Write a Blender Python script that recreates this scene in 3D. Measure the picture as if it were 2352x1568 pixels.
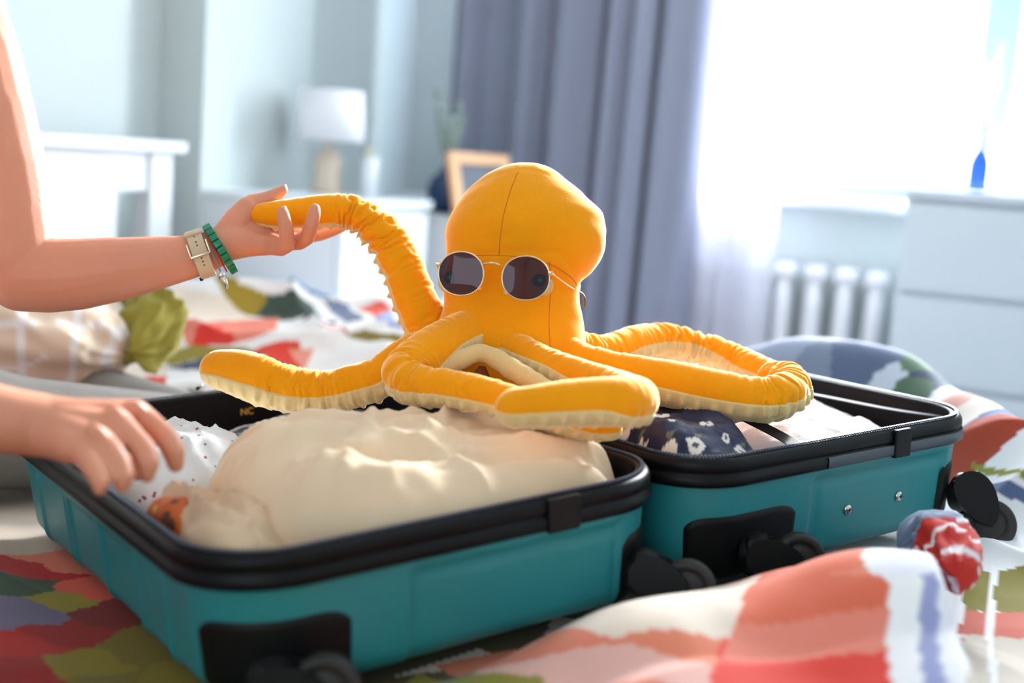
import bpy, bmesh, math, random
import numpy as np
from mathutils import Vector, Matrix
from mathutils.bvhtree import BVHTree
for o in list(bpy.data.objects): bpy.data.objects.remove(o)
scene = bpy.context.scene
COL = scene.collection
rnd = random.Random(4)

# ---------------------------------------------------------------- camera
F = 2850.0; CX, CY = 1176.0, 784.0
PITCH = math.atan(424 / F); ROLL = math.atan(.075)
CAM = np.array([0, 0, .98])
_f = np.array([0, math.cos(PITCH), -math.sin(PITCH)]); _r0 = np.array([1., 0, 0]); _u0 = np.cross(_r0, _f)
CR = _r0 * math.cos(ROLL) + _u0 * math.sin(ROLL)
CU = -_r0 * math.sin(ROLL) + _u0 * math.cos(ROLL)
CF = _f
cam_d = bpy.data.cameras.new('camera'); cam = bpy.data.objects.new('camera', cam_d); COL.objects.link(cam)
cam.matrix_world = Matrix([[CR[i], CU[i], -CF[i], CAM[i]] for i in range(3)] + [[0, 0, 0, 1]])
cam_d.sensor_width = 36; cam_d.lens = F / 2352 * 36; cam_d.clip_start = .05
cam_d.dof.use_dof = True; cam_d.dof.focus_distance = 1.41; cam_d.dof.aperture_fstop = 2.0
scene.camera = cam

# ---------------------------------------------------------------- world, light, exposure
w = bpy.data.worlds.new('sky'); scene.world = w; w.use_nodes = True
bg = w.node_tree.nodes['Background']; bg.inputs[0].default_value = (.86, .94, 1.0, 1); bg.inputs[1].default_value = 1.5
scene.view_settings.view_transform = 'Standard'; scene.view_settings.look = 'None'
scene.view_settings.gamma = 1; scene.view_settings.use_curve_mapping = False
scene.view_settings.exposure = 0.8
# room axes: RU runs along the window wall (to the right), RV runs away from the camera
RU = np.array([.929, -.37, 0]); RV = np.array([.37, .929, 0])
def room(u, v, z=0): return u * RU + v * RV + np.array([0, 0, z])
def area(name, loc, look, sx, sy, power, col):
    l = bpy.data.lights.new(name, 'AREA'); l.shape = 'RECTANGLE'; l.size = sx; l.size_y = sy; l.energy = power; l.color = col
    o = bpy.data.objects.new(name, l); COL.objects.link(o); o.location = loc
    o.rotation_euler = (Vector(look) - Vector(loc)).to_track_quat('-Z', 'Y').to_euler(); return o
# daylight falling in through the window opening
area('window_daylight', room(-.30, 4.05, 1.75), room(-.30, 0, 0.9), 1.9, 1.6, 240, (.93, .97, 1.0))

sun_d = bpy.data.lights.new('sun', 'SUN'); sun_d.energy = 8.0; sun_d.angle = math.radians(9); sun_d.color = (.97, .98, 1)
sun = bpy.data.objects.new('sun', sun_d); COL.objects.link(sun); sun.rotation_euler = Vector((-1.22, -2.05, -.95)).to_track_quat('-Z', 'Y').to_euler()

# ---------------------------------------------------------------- helpers
def ray(x, y): return CF + CR * (x - CX) / F - CU * (y - CY) / F
def P(x, y, d): return CAM + ray(x, y) * d            # the point at depth d
def Q(x, y, h):                                       # the point at height h
    r = ray(x, y); return CAM + r * (h - CAM[2]) / r[2]
def Upx(px, py, v):                                   # room coordinate u where the sight line meets the plane at depth v
    r = ray(px, py); k = (v - CAM @ RV) / (r @ RV); return float((CAM + r * k) @ RU)
def Vpx(px, py, u):
    r = ray(px, py); k = (u - CAM @ RU) / (r @ RU); return float((CAM + r * k) @ RV)
def proj(p):
    d = np.asarray(p) - CAM; z = d @ CF
    return CX + F * (d @ CR) / z, CY - F * (d @ CU) / z, z
def lin(c):
    return tuple(((v / 255) / 12.92 if v / 255 <= .04045 else ((v / 255 + .055) / 1.055) ** 2.4) for v in c)
MATS = {}
def mat(name, rgb, rough=.6, metal=0., sheen=0., bump=0., bscale=200., spec=.5, var=0., vscale=8., sss=0., coat=0., sheen_rough=.35, sheen_tint=None, attr=None):
    m = bpy.data.materials.new(name); m.use_nodes = True; nt = m.node_tree; b = nt.nodes['Principled BSDF']
    c = (*lin(rgb), 1)
    b.inputs['Base Color'].default_value = c; b.inputs['Roughness'].default_value = rough; b.inputs['Metallic'].default_value = metal
    b.inputs['Specular IOR Level'].default_value = spec; b.inputs['Coat Weight'].default_value = coat
    b.inputs['Sheen Weight'].default_value = sheen; b.inputs['Sheen Roughness'].default_value = sheen_rough
    if sheen_tint: b.inputs['Sheen Tint'].default_value = (*lin(sheen_tint), 1)
    if sss:
        b.inputs['Subsurface Weight'].default_value = sss; b.inputs['Subsurface Radius'].default_value = (1, .35, .2); b.inputs['Subsurface Scale'].default_value = .01
    tc = nt.nodes.new('ShaderNodeTexCoord')
    if attr:
        a = nt.nodes.new('ShaderNodeAttribute'); a.attribute_name = attr
        nt.links.new(a.outputs['Color'], b.inputs['Base Color'])
    elif var:
        n = nt.nodes.new('ShaderNodeTexNoise'); n.inputs['Scale'].default_value = vscale; n.inputs['Detail'].default_value = 4
        nt.links.new(tc.outputs['Object'], n.inputs['Vector'])
        mx = nt.nodes.new('ShaderNodeMix'); mx.data_type = 'RGBA'
        mx.inputs['A'].default_value = tuple(v * (1 - var) for v in c[:3]) + (1,); mx.inputs['B'].default_value = tuple(min(1, v * (1 + var)) for v in c[:3]) + (1,)
        nt.links.new(n.outputs['Fac'], mx.inputs['Factor']); nt.links.new(mx.outputs['Result'], b.inputs['Base Color'])
    if bump:
        n = nt.nodes.new('ShaderNodeTexNoise'); n.inputs['Scale'].default_value = bscale; n.inputs['Detail'].default_value = 3
        nt.links.new(tc.outputs['Object'], n.inputs['Vector'])
        bp = nt.nodes.new('ShaderNodeBump'); bp.inputs['Strength'].default_value = bump; bp.inputs['Distance'].default_value = .002
        nt.links.new(n.outputs['Fac'], bp.inputs['Height']); nt.links.new(bp.outputs['Normal'], b.inputs['Normal'])
    m.diffuse_color = c; MATS[name] = m; return m

def put(o, label=None, cat=None, group=None, kind=None):
    if label: o['label'] = label
    if cat: o['category'] = cat
    if group: o['group'] = group
    if kind: o['kind'] = kind
    return o
def wloc(o):
    v = Vector((0, 0, 0))
    while o is not None: v += o.location; o = o.parent
    return np.array(v)
def mesh(name, V, Fc, m, parent=None, smooth=True, label=None, origin=None, colors=None):
    V = np.asarray(V, float).reshape(-1, 3)
    if parent is not None: off = wloc(parent); loc = None
    else:
        loc = np.array(origin) if origin is not None else np.array([V[:, 0].mean(), V[:, 1].mean(), V[:, 2].min()]); off = loc
    me = bpy.data.meshes.new(name); me.from_pydata((V - off).tolist(), [], [tuple(int(i) for i in f) for f in Fc]); me.update()
    if smooth: me.polygons.foreach_set('use_smooth', [True] * len(me.polygons))
    if m: me.materials.append(m)
    if colors is not None:
        a = me.color_attributes.new('patch', 'FLOAT_COLOR', 'POINT'); c = np.ones((len(V), 4)); c[:, :3] = colors
        a.data.foreach_set('color', c.ravel())
    o = bpy.data.objects.new(name, me); COL.objects.link(o)
    if parent is not None: o.parent = parent
    else: o.location = loc
    if label: o['label'] = label
    return o
def empty(name, loc, label, cat, group=None):
    o = bpy.data.objects.new(name, None); COL.objects.link(o); o.location = loc; o.empty_display_size = .05
    return put(o, label, cat, group)
class MB:
    """collects shapes for ONE mesh"""
    def __init__(s): s.V = []; s.F = []
    def add(s, V, Fc):
        b = len(s.V); s.V += [tuple(v) for v in V]; s.F += [tuple(i + b for i in f) for f in Fc]; return s
    def box(s, c, h, ax=None, bev=0):
        ax = np.eye(3) if ax is None else np.asarray(ax, float)
        if bev <= 0:
            V = [np.array(c) + ax[0] * h[0] * i + ax[1] * h[1] * j + ax[2] * h[2] * k for i in (-1, 1) for j in (-1, 1) for k in (-1, 1)]
            return s.add(V, [(0, 1, 3, 2), (4, 6, 7, 5), (0, 4, 5, 1), (2, 3, 7, 6), (0, 2, 6, 4), (1, 5, 7, 3)])
        bm = bmesh.new(); bmesh.ops.create_cube(bm, size=2)
        for v in bm.verts: v.co = Vector((v.co.x * h[0], v.co.y * h[1], v.co.z * h[2]))
        bmesh.ops.bevel(bm, geom=bm.edges[:], offset=min(bev, min(h) * .95), segments=3, profile=.5, affect='EDGES')
        bm.verts.index_update()
        V = [np.array(c) + ax[0] * v.co.x + ax[1] * v.co.y + ax[2] * v.co.z for v in bm.verts]; Fc = [[v.index for v in f.verts] for f in bm.faces]
        bm.free(); return s.add(V, Fc)
    def tube(s, pts, r, n=10, closed=False):
        pts = np.asarray(pts, float); k = len(pts); r = np.broadcast_to(r, (k,)) if np.ndim(r) else np.full(k, r)
        if closed: T = np.roll(pts, -1, 0) - np.roll(pts, 1, 0)
        else: T = np.gradient(pts, axis=0)
        T /= np.linalg.norm(T, axis=1)[:, None] + 1e-12
        up = np.array([0, 0, 1.]) if abs(T[0][2]) < .9 else np.array([1., 0, 0]); V = []
        a = np.cross(T[0], up); a /= np.linalg.norm(a)
        for i in range(k):
            a = a - T[i] * (a @ T[i]); a /= np.linalg.norm(a); b = np.cross(T[i], a)
            for j in range(n):
                t = 2 * math.pi * j / n; V.append(pts[i] + r[i] * (math.cos(t) * a + math.sin(t) * b))
        Fc = []
        for i in range(k if closed else k - 1):
            i2 = (i + 1) % k
            for j in range(n): Fc.append((i * n + j, i * n + (j + 1) % n, i2 * n + (j + 1) % n, i2 * n + j))
        if not closed: Fc += [tuple(range(n))[::-1], tuple((k - 1) * n + j for j in range(n))]
        return s.add(V, Fc)
    def lathe(s, c, prof, ax=None, n=32):
        ax = np.eye(3) if ax is None else np.asarray(ax, float); V = []
        for (r, z) in prof:
            for j in range(n):
                t = 2 * math.pi * j / n; V.append(np.array(c) + ax[0] * r * math.cos(t) + ax[1] * r * math.sin(t) + ax[2] * z)
        k = len(prof); Fc = [(i * n + j, i * n + (j + 1) % n, (i + 1) * n + (j + 1) % n, (i + 1) * n + j) for i in range(k - 1) for j in range(n)]
        Fc += [tuple(range(n))[::-1], tuple((k - 1) * n + j for j in range(n))]
        return s.add(V, Fc)
    def ball(s, c, r, ax=None, n=12):
        r = (r, r, r) if not np.ndim(r) else r
        return s.lathe(c, [(math.sin(math.pi * i / n), -math.cos(math.pi * i / n)) if 0 < i < n else (1e-3, -1 if i == 0 else 1) for i in range(n + 1)],
                       (np.eye(3) if ax is None else np.asarray(ax)) * np.array(r)[:, None], n * 2)
    def build(s, name, m, parent=None, smooth=True, label=None, origin=None): return mesh(name, s.V, s.F, m, parent, smooth, label, origin)
def flatshade(o, ang=35):
    me = o.data
    bm = bmesh.new(); bm.from_mesh(me)
    for e in bm.edges:
        if len(e.link_faces) == 2 and e.calc_face_angle(0) > math.radians(ang): e.smooth = False
    bm.to_mesh(me); bm.free(); return o
def grid_faces(n, m, wrap=False):
    a = np.arange(n - 1)[:, None] * m; j = np.arange(m if wrap else m - 1)[None]; j2 = (j + 1) % m
    return np.stack([(a + j), (a + j2), (a + m + j2), (a + m + j)], -1).reshape(-1, 4)
def frame(z, hint=(0, 0, 1)):
    z = np.asarray(z, float); z = z / np.linalg.norm(z); x = np.cross(hint, z)
    if np.linalg.norm(x) < 1e-3: x = np.cross((1, 0, 0), z)
    x /= np.linalg.norm(x); return np.array([x, np.cross(z, x), z])
# vectorised value noise
_T = np.random.RandomState(7).rand(4096)
def _h(i, j, s): return _T[((i * 374761393 + j * 668265263 + s * 144269) % 1000003 * 7919 % 4096).astype(int)]
def vnoise(x, y, s=0):
    x = np.asarray(x, float); y = np.asarray(y, float) + 0 * x; x = x + 0 * y
    i = np.floor(x).astype(np.int64); j = np.floor(y).astype(np.int64); fx = x - i; fy = y - j
    fx = fx * fx * fx * (fx * (6 * fx - 15) + 10); fy = fy * fy * fy * (fy * (6 * fy - 15) + 10)
    return (_h(i, j, s) * (1 - fx) + _h(i + 1, j, s) * fx) * (1 - fy) + (_h(i, j + 1, s) * (1 - fx) + _h(i + 1, j + 1, s) * fx) * fy
def fbm(x, y, s=0, o=3):
    r = 0; a = .5
    for k in range(o): r = r + a * vnoise(x * 2 ** k, y * 2 ** k, s + k); a *= .5
    return r
def ridged(x, y, s=0):
    return 1 - np.abs(2 * vnoise(x, y, s) - 1)
def sst(a, b, x): t = np.clip((x - a) / (b - a), 0, 1); return t * t * (3 - 2 * t)
def catmull(C, step):
    C = np.asarray(C, float); X = np.vstack([2 * C[0] - C[1], C, 2 * C[-1] - C[-2]]); out = []
    for i in range(1, len(X) - 2):
        n = max(2, int(np.linalg.norm(X[i + 1][:3] - X[i][:3]) / step)); t = np.linspace(0, 1, n, endpoint=False)[:, None]
        p0, p1, p2, p3 = X[i - 1:i + 3]
        out.append(.5 * ((2 * p1) + (p2 - p0) * t + (2 * p0 - 5 * p1 + 4 * p2 - p3) * t ** 2 + (3 * p1 - p0 - 3 * p2 + p3) * t ** 3))
    return np.vstack(out + [X[-2][None]])

# ---------------------------------------------------------------- materials
m_wall = mat('wall_paint', (204, 214, 214), .85, bump=.1, bscale=60)
m_ceil = mat('ceiling_paint', (240, 242, 242), .9)
m_floor = mat('floor_wood', (176, 168, 160), .5, var=.15, vscale=5)
m_white = mat('white_lacquer', (232, 238, 244), .35)
m_white2 = mat('white_lacquer_dresser', (214, 224, 232), .4)
m_rad = mat('radiator_enamel', (236, 236, 240), .35)
m_win = mat('window_frame_plastic', (168, 196, 208), .4)
m_curt = mat('curtain_cloth', (140, 144, 164), .75, sheen=.3, bump=.15, bscale=500)
m_teal = mat('teal_shell', (36, 132, 140), .4, bump=.12, bscale=900, var=.04, vscale=20)
m_black = mat('black_rubber', (8, 9, 14), .42, spec=.2)
m_black2 = mat('black_plastic', (9, 10, 12), .5, spec=.25, bump=.1, bscale=800)
m_rail = mat('grey_rail', (58, 66, 80), .35)
m_tyre = mat('wheel_rubber', (34, 30, 30), .6)
m_lining = mat('black_lining', (8, 7, 14), .55, spec=.2)
m_zip = mat('zip_teeth', (70, 84, 104), .35, metal=.3)
m_steel = mat('steel', (205, 205, 205), .25, metal=1)
m_gold = mat('pale_gold_metal', (222, 200, 170), .22, metal=1)
m_orange = mat('orange_velour', (255, 160, 12), .85, sheen=1.0, sheen_rough=.32, sheen_tint=(255, 240, 205), bump=.3, bscale=600, var=.09, vscale=26, spec=.15)
m_beige = mat('beige_plush', (226, 198, 140), .9, sheen=.5, sheen_rough=.5, sheen_tint=(255, 245, 220), bump=.35, bscale=600, spec=.15)
m_seam = mat('orange_seam', (214, 118, 8), .9)
m_skin = mat('skin', (218, 146, 116), .5, sss=.12, bump=.12, bscale=220, var=.07, vscale=14)
m_nail = mat('fingernail', (244, 196, 184), .25)
m_hair = mat('brown_hair', (80, 52, 36), .6)
m_shirt = mat('white_top', (230, 228, 222), .8)
m_jean = mat('grey_denim', (134, 131, 127), .85, bump=.5, bscale=420, var=.12, vscale=60)
m_cream = mat('cream_cloth', (232, 204, 170), .8, sheen=.3, bump=.2, bscale=420)
m_tan = mat('tan_cloth', (214, 184, 150), .85, sheen=.2, bump=.2, bscale=420)
m_strapw = mat('watch_strap', (206, 186, 156), .55, bump=.1, bscale=500)
m_hole = mat('strap_hole', (50, 40, 30), .9)
m_green = mat('green_bead', (22, 128, 92), .3, var=.15, vscale=200)
m_cord = mat('black_cord', (22, 18, 18), .7)
m_greyc = mat('grey_cord', (150, 130, 140), .6)
m_redc = mat('red_thread', (190, 50, 30), .7)
m_wood = mat('light_wood', (232, 178, 130), .5, var=.1, vscale=12)
m_pict = mat('dark_print', (70, 76, 90), .4)
m_shade = mat('lamp_shade_cloth', (238, 240, 246), .8)
m_lampb = mat('lamp_ceramic', (222, 204, 186), .4)
m_blue = mat('cobalt_glass', (20, 78, 170), .15, coat=.5)
m_navyv = mat('dark_blue_ceramic', (30, 60, 100), .3)
m_dry = mat('dried_sprig', (206, 206, 204), .9)
m_duvet = mat('patchwork_cotton', (255, 255, 255), .85, sheen=.15, bump=.2, bscale=500, attr='patch')
m_matt = mat('mattress_cloth', (230, 228, 224), .9)

def velvet(m, col, rough=.3):                         # a pile of short fibres: an extra sheen lobe over the dyed cloth
    nt = m.node_tree; b = nt.nodes['Principled BSDF']; out = nt.nodes['Material Output']
    sh = nt.nodes.new('ShaderNodeBsdfSheen'); sh.inputs['Color'].default_value = (*col, 1); sh.inputs['Roughness'].default_value = rough
    ad = nt.nodes.new('ShaderNodeAddShader'); nt.links.new(b.outputs[0], ad.inputs[0]); nt.links.new(sh.outputs[0], ad.inputs[1]); nt.links.new(ad.outputs[0], out.inputs['Surface'])
velvet(m_orange, (.75, .62, .34)); velvet(m_beige, (.4, .37, .28))
# cloth prints
def print_mat(name, base, dots, rough=.7, scale=60, thr=.25, mixes=1):
    m = mat(name, base, rough, sheen=.2, bump=.15, bscale=400); nt = m.node_tree; b = nt.nodes['Principled BSDF']
    tc = nt.nodes.new('ShaderNodeTexCoord'); prev = None
    for k, (col, sc, th) in enumerate(dots):
        v = nt.nodes.new('ShaderNodeTexVoronoi'); v.inputs['Scale'].default_value = sc; v.feature = 'F1'
        mp = nt.nodes.new('ShaderNodeMapping'); mp.inputs['Location'].default_value = (k * 3.3, k * 1.7, k)
        nt.links.new(tc.outputs['Object'], mp.inputs[0]); nt.links.new(mp.outputs[0], v.inputs['Vector'])
        cr = nt.nodes.new('ShaderNodeValToRGB'); cr.color_ramp.elements[0].position = th; cr.color_ramp.elements[0].color = (1, 1, 1, 1)
        cr.color_ramp.elements[1].position = th + .03; cr.color_ramp.elements[1].color = (0, 0, 0, 1)
        nt.links.new(v.outputs['Distance'], cr.inputs[0])
        mx = nt.nodes.new('ShaderNodeMix'); mx.data_type = 'RGBA'; mx.inputs['A'].default_value = (*lin(base), 1); mx.inputs['B'].default_value = (*lin(col), 1)
        if prev: nt.links.new(prev, mx.inputs['A'])
        nt.links.new(cr.outputs[0], mx.inputs['Factor']); prev = mx.outputs['Result']
    nt.links.new(prev, b.inputs['Base Color']); return m
m_dots = print_mat('white_dotted_cotton', (226, 230, 230), [((170, 60, 90), 75, .13), ((90, 110, 150), 60, .10)])
m_orangep = print_mat('orange_print', (196, 92, 20), [((90, 50, 30), 60, .35), ((230, 170, 60), 50, .2)])
m_navy = mat('navy_satin', (26, 36, 62), .42, spec=.35, attr='patch')
m_white_cloth = mat('white_crinkle_cotton', (238, 228, 228), .85, sheen=.2, bump=.4, bscale=300)
m_pink = mat('pale_pink_cloth', (240, 212, 206), .85, sheen=.2, bump=.2, bscale=300)
m_sheet = mat('cream_sheet', (255, 255, 255), .85, sheen=.15, attr='patch')

m_glass = bpy.data.materials.new('window_glass'); m_glass.use_nodes = True
nt = m_glass.node_tree; nt.nodes.clear(); out = nt.nodes.new('ShaderNodeOutputMaterial'); t = nt.nodes.new('ShaderNodeBsdfTransparent'); g = nt.nodes.new('ShaderNodeBsdfGlossy')
g.inputs['Roughness'].default_value = .02; mx = nt.nodes.new('ShaderNodeMixShader'); mx.inputs[0].default_value = .05
nt.links.new(t.outputs[0], mx.inputs[1]); nt.links.new(g.outputs[0], mx.inputs[2]); nt.links.new(mx.outputs[0], out.inputs[0])
m_lens = bpy.data.materials.new('smoked_lens'); m_lens.use_nodes = True
nt = m_lens.node_tree; nt.nodes.clear(); out = nt.nodes.new('ShaderNodeOutputMaterial'); t = nt.nodes.new('ShaderNodeBsdfTransparent'); g = nt.nodes.new('ShaderNodeBsdfGlossy')
t.inputs[0].default_value = (.075, .032, .04, 1); g.inputs['Roughness'].default_value = .03; g.inputs[0].default_value = (.8, .85, 1, 1)
mx = nt.nodes.new('ShaderNodeMixShader'); mx.inputs[0].default_value = .045
nt.links.new(t.outputs[0], mx.inputs[1]); nt.links.new(g.outputs[0], mx.inputs[2]); nt.links.new(mx.outputs[0], out.inputs[0])
m_sheer = bpy.data.materials.new('sheer_voile'); m_sheer.use_nodes = True
nt = m_sheer.node_tree; nt.nodes.clear(); out = nt.nodes.new('ShaderNodeOutputMaterial'); t = nt.nodes.new('ShaderNodeBsdfTransparent'); g = nt.nodes.new('ShaderNodeBsdfTranslucent'); dd = nt.nodes.new('ShaderNodeBsdfDiffuse')
g.inputs[0].default_value = (.85, .85, .95, 1); dd.inputs[0].default_value = (.85, .85, .92, 1)
ad = nt.nodes.new('ShaderNodeMixShader'); ad.inputs[0].default_value = .5; nt.links.new(g.outputs[0], ad.inputs[1]); nt.links.new(dd.outputs[0], ad.inputs[2])
mx = nt.nodes.new('ShaderNodeMixShader'); mx.inputs[0].default_value = .55
nt.links.new(t.outputs[0], mx.inputs[1]); nt.links.new(ad.outputs[0], mx.inputs[2]); nt.links.new(mx.outputs[0], out.inputs[0])

# ================================================================ the room
AX = np.array([RU, RV, (0, 0, 1)])
UL, VW, UR, CEIL = -1.92, 3.75, 1.5, 2.6
def rbox(name, u0, u1, v0, v1, z0, z1, m, parent=None, bev=0, **k):
    return MB().box(room((u0 + u1) / 2, (v0 + v1) / 2, (z0 + z1) / 2), ((u1 - u0) / 2, (v1 - v0) / 2, (z1 - z0) / 2), AX, bev).build(name, m, parent, smooth=False, **k)
put(rbox('floor', UL - .15, UR + .15, -1.6, VW + .2, -.06, 0, m_floor), kind='structure')
put(rbox('ceiling', UL - .15, UR + .15, -1.6, VW + .2, CEIL, CEIL + .06, m_ceil), kind='structure')
put(rbox('wall_left', UL - .12, UL, -1.6, VW + .2, 0, CEIL, m_wall), kind='structure')
put(rbox('wall_right', UR, UR + .12, -1.6, VW + .2, 0, CEIL, m_wall), kind='structure')
WJ = Upx(2238, 250, VW + .07); WU0, WU1, SILL, WTOP = -1.25, WJ + .36, .935, 2.42
b = MB()
for (u0, u1, z0, z1) in ((UL, WU0, 0, CEIL), (WU1, UR, 0, CEIL), (WU0, WU1, 0, SILL), (WU0, WU1, WTOP, CEIL)):
    b.box(room((u0 + u1) / 2, VW + .1, (z0 + z1) / 2), ((u1 - u0) / 2, .1, (z1 - z0) / 2), AX)
put(b.build('wall_window', m_wall, smooth=False), kind='structure')
b = MB(); BV = -1.6                                       # unseen wall with an opening, added behind the camera to reduce front fill
for (u0, u1, z0, z1) in ((UL, -1.0, 0, CEIL), (1.0, UR, 0, CEIL), (-1.0, 1.0, 0, .8), (-1.0, 1.0, 2.2, CEIL)):
    b.box(room((u0 + u1) / 2, BV - .06, (z0 + z1) / 2), ((u1 - u0) / 2, .06, (z1 - z0) / 2), AX)
put(b.build('wall_back_added', m_wall, smooth=False), kind='structure')
put(rbox('trim_1', UL, -1.795, 2.45, 2.914, 0, CEIL, m_wall), kind='structure')          # the chimney breast on the left wall
put(rbox('baseboard_left', UL, UL + .014, -1.6, 2.45, 0, .08, m_white), kind='structure')
put(rbox('baseboard_window', UL, UR, VW - .014, VW, 0, .08, m_white), kind='structure')
# window: frame, mullions, panes, sill
win = rbox('window_1', WU0, WU1, VW + .07, VW + .12, WTOP - .06, WTOP, m_win); put(win, kind='structure')
rbox('frame_rail', WU0, WU1, VW + .07, VW + .12, SILL, SILL + .05, m_win, win)
for (a, c) in ((WU0, WU0 + .05), (WJ - .62, WJ - .565), (WJ, WJ + .10), (WU1 - .05, WU1)):
    rbox('frame_post', a, c, VW + .06, VW + .12, SILL + .05, WTOP - .06, m_win, win)
for (a, c) in ((WU0 + .05, WJ - .62), (WJ - .565, WJ), (WJ + .10, WU1 - .05)):
    rbox('pane', a, c, VW + .09, VW + .096, SILL + .05, WTOP - .06, m_glass, win)
put(rbox('window_sill', WU0 - .04, WU1 + .04, VW - .1, VW + .07, SILL - .035, SILL, m_white, bev=.008), kind='structure')

# radiator
rad = empty('radiator', room(-.45, VW - .09, .1), 'white cast radiator with upright sections under the window', 'radiator')
for k in range(10):
    u = Upx(2010, 700, VW - .085) - (9 - k) * .086
    s_ = MB()
    s_.tube([room(u, VW - .115, z) for z in (.13, .2, .6, .70)] , [.02, .024, .024, .02], 12)
    s_.tube([room(u, VW - .055, z) for z in (.13, .2, .6, .70)], [.02, .024, .024, .02], 12)
    s_.box(room(u, VW - .085, .71), (.031, .055, .022), AX, .014); s_.box(room(u, VW - .085, .12), (.031, .055, .022), AX, .014)
    s_.build('section', m_rad, rad)
MB().tube([room(-1.35, VW - .085, .13), room(-.45, VW - .085, .13)], .018).build('pipe', m_rad, rad)

# grey curtain, hung left of the window
def curtain(name, u0, u1, v, z0, z1, folds, amp, m, label, seed, flare=0.0):
    n, k = 260, 40; a = np.linspace(0, 1, n)[None]; zz = np.linspace(0, 1, k)[:, None]
    ph = folds * 2 * np.pi * (a + .05 * np.sin(7 * a + seed) + .03 * np.sin(17 * a)) + .4 * zz * np.sin(9 * a)
    d = amp * (np.sin(ph) * (.55 + .6 * vnoise(a * 5, zz * 0 + seed, 3)) + .4 * np.sin(2.1 * ph + 1)) * (.65 + .5 * (1 - zz)) + .035 * np.sin(5 * a + 1)
    uu = u0 + (u1 - u0) * a + .014 * np.cos(ph) - flare * (1 - zz) * (a - .0)
    X = uu[..., None] * RU + (v + d)[..., None] * RV + (z0 + (z1 - z0) * zz + 0 * a)[..., None] * np.array([0, 0, 1.])
    X2 = X - RV * .003
    V = np.concatenate([X.reshape(-1, 3), X2.reshape(-1, 3)]); f = grid_faces(k, n); Fc = np.concatenate([f[:, ::-1], f + n * k])
    return mesh(name, V, Fc, m)
c_ = curtain('curtain', Upx(1030, 150, VW - .22), Upx(1632, 250, VW - .22), VW - .22, .03, 2.52, 6.0, .042, m_curt, '', 1.0, .03)
put(c_, 'heavy slate grey curtain hanging in folds left of the bright window', 'curtain')
c_ = curtain('sheer_curtain', Upx(1500, 300, VW - .165), Upx(1740, 600, VW - .165), VW - .165, .05, 2.5, 7, .014, m_sheer, '', 2.0, -.05)
put(c_, 'thin white see-through curtain at the left edge of the window', 'curtain')
rod = empty('curtain_rod', room(-.5, VW - .22, 2.54), 'white curtain rod above the window', 'curtain rod')
MB().tube([room(-1.75, VW - .22, 2.54), room(.45, VW - .22, 2.54)], .012).build('rod', m_white, rod)
for u in (-1.6, .4): MB().tube([room(u, VW - .22, 2.54), room(u, VW, 2.54)], .008).build('bracket', m_white, rod)

# dresser
DV0 = 3.17; DU0 = Upx(2076, 500, DV0); DU1, DV1, DT = DU0 + .8, 3.60, float((CAM + ray(2090, 430) * ((DV0) / (ray(2090, 430) @ RV)))[2])
e = proj(room(DU0, DV0, DT))
dr = empty('dresser', room((DU0 + DU1) / 2, (DV0 + DV1) / 2, 0), 'white chest of drawers right of the window, blue bottle on top', 'dresser')
rbox('carcass', DU0, DU1, DV0 + .02, DV1, .03, DT - .02, m_white2, dr)
rbox('top', DU0 - .006, DU1 + .006, DV0 - .004, DV1, DT - .022, DT, m_white2, dr, bev=.003)
dh = (DT - .03 - .05) / 4
for k in range(4):
    z0 = .05 + k * dh; rbox('drawer', DU0 + .004, DU1 - .004, DV0, DV0 + .019, z0 + .006, z0 + dh - .006, m_white2, dr, bev=.003)
# blue bottle with dried sprigs
bc = P(2241, 440, 3.35); bc[2] = DT
bt = empty('bottle', bc, 'narrow cobalt blue glass bottle standing on the dresser', 'bottle')
MB().lathe(bc, [(.001, .001), (.030, .001), (.031, .02), (.031, .075), (.026, .095), (.0125, .115), (.0105, .15), (.0105, .172), (.0125, .174), (.0125, .18), (.001, .181)]).build('body', m_blue, bt)
sp = empty('dried_sprigs', bc + np.array([0, 0, .19]), 'pale dried sprigs fanning out of the blue bottle', 'dried flowers')
for k in range(11):
    a = rnd.uniform(0, 6.28); t_ = rnd.uniform(.05, .3); l = rnd.uniform(.12, .24); d_ = np.array([math.cos(a) * t_, math.sin(a) * t_, 1])
    s_ = MB().tube([bc + np.array([0, 0, .06]), bc + np.array([0, 0, .175]) + d_ * .01, bc + np.array([0, 0, .18]) + d_ * l * .5, bc + np.array([0, 0, .18]) + d_ * l], .0006, 5)
    for q in range(7): s_.ball(bc + np.array([0, 0, .18]) + d_ * l * (.6 + q * .065) + np.array([rnd.uniform(-.005, .005) for _ in range(3)]), .0022, n=4)
    s_.build('sprig', m_dry, sp)

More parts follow.
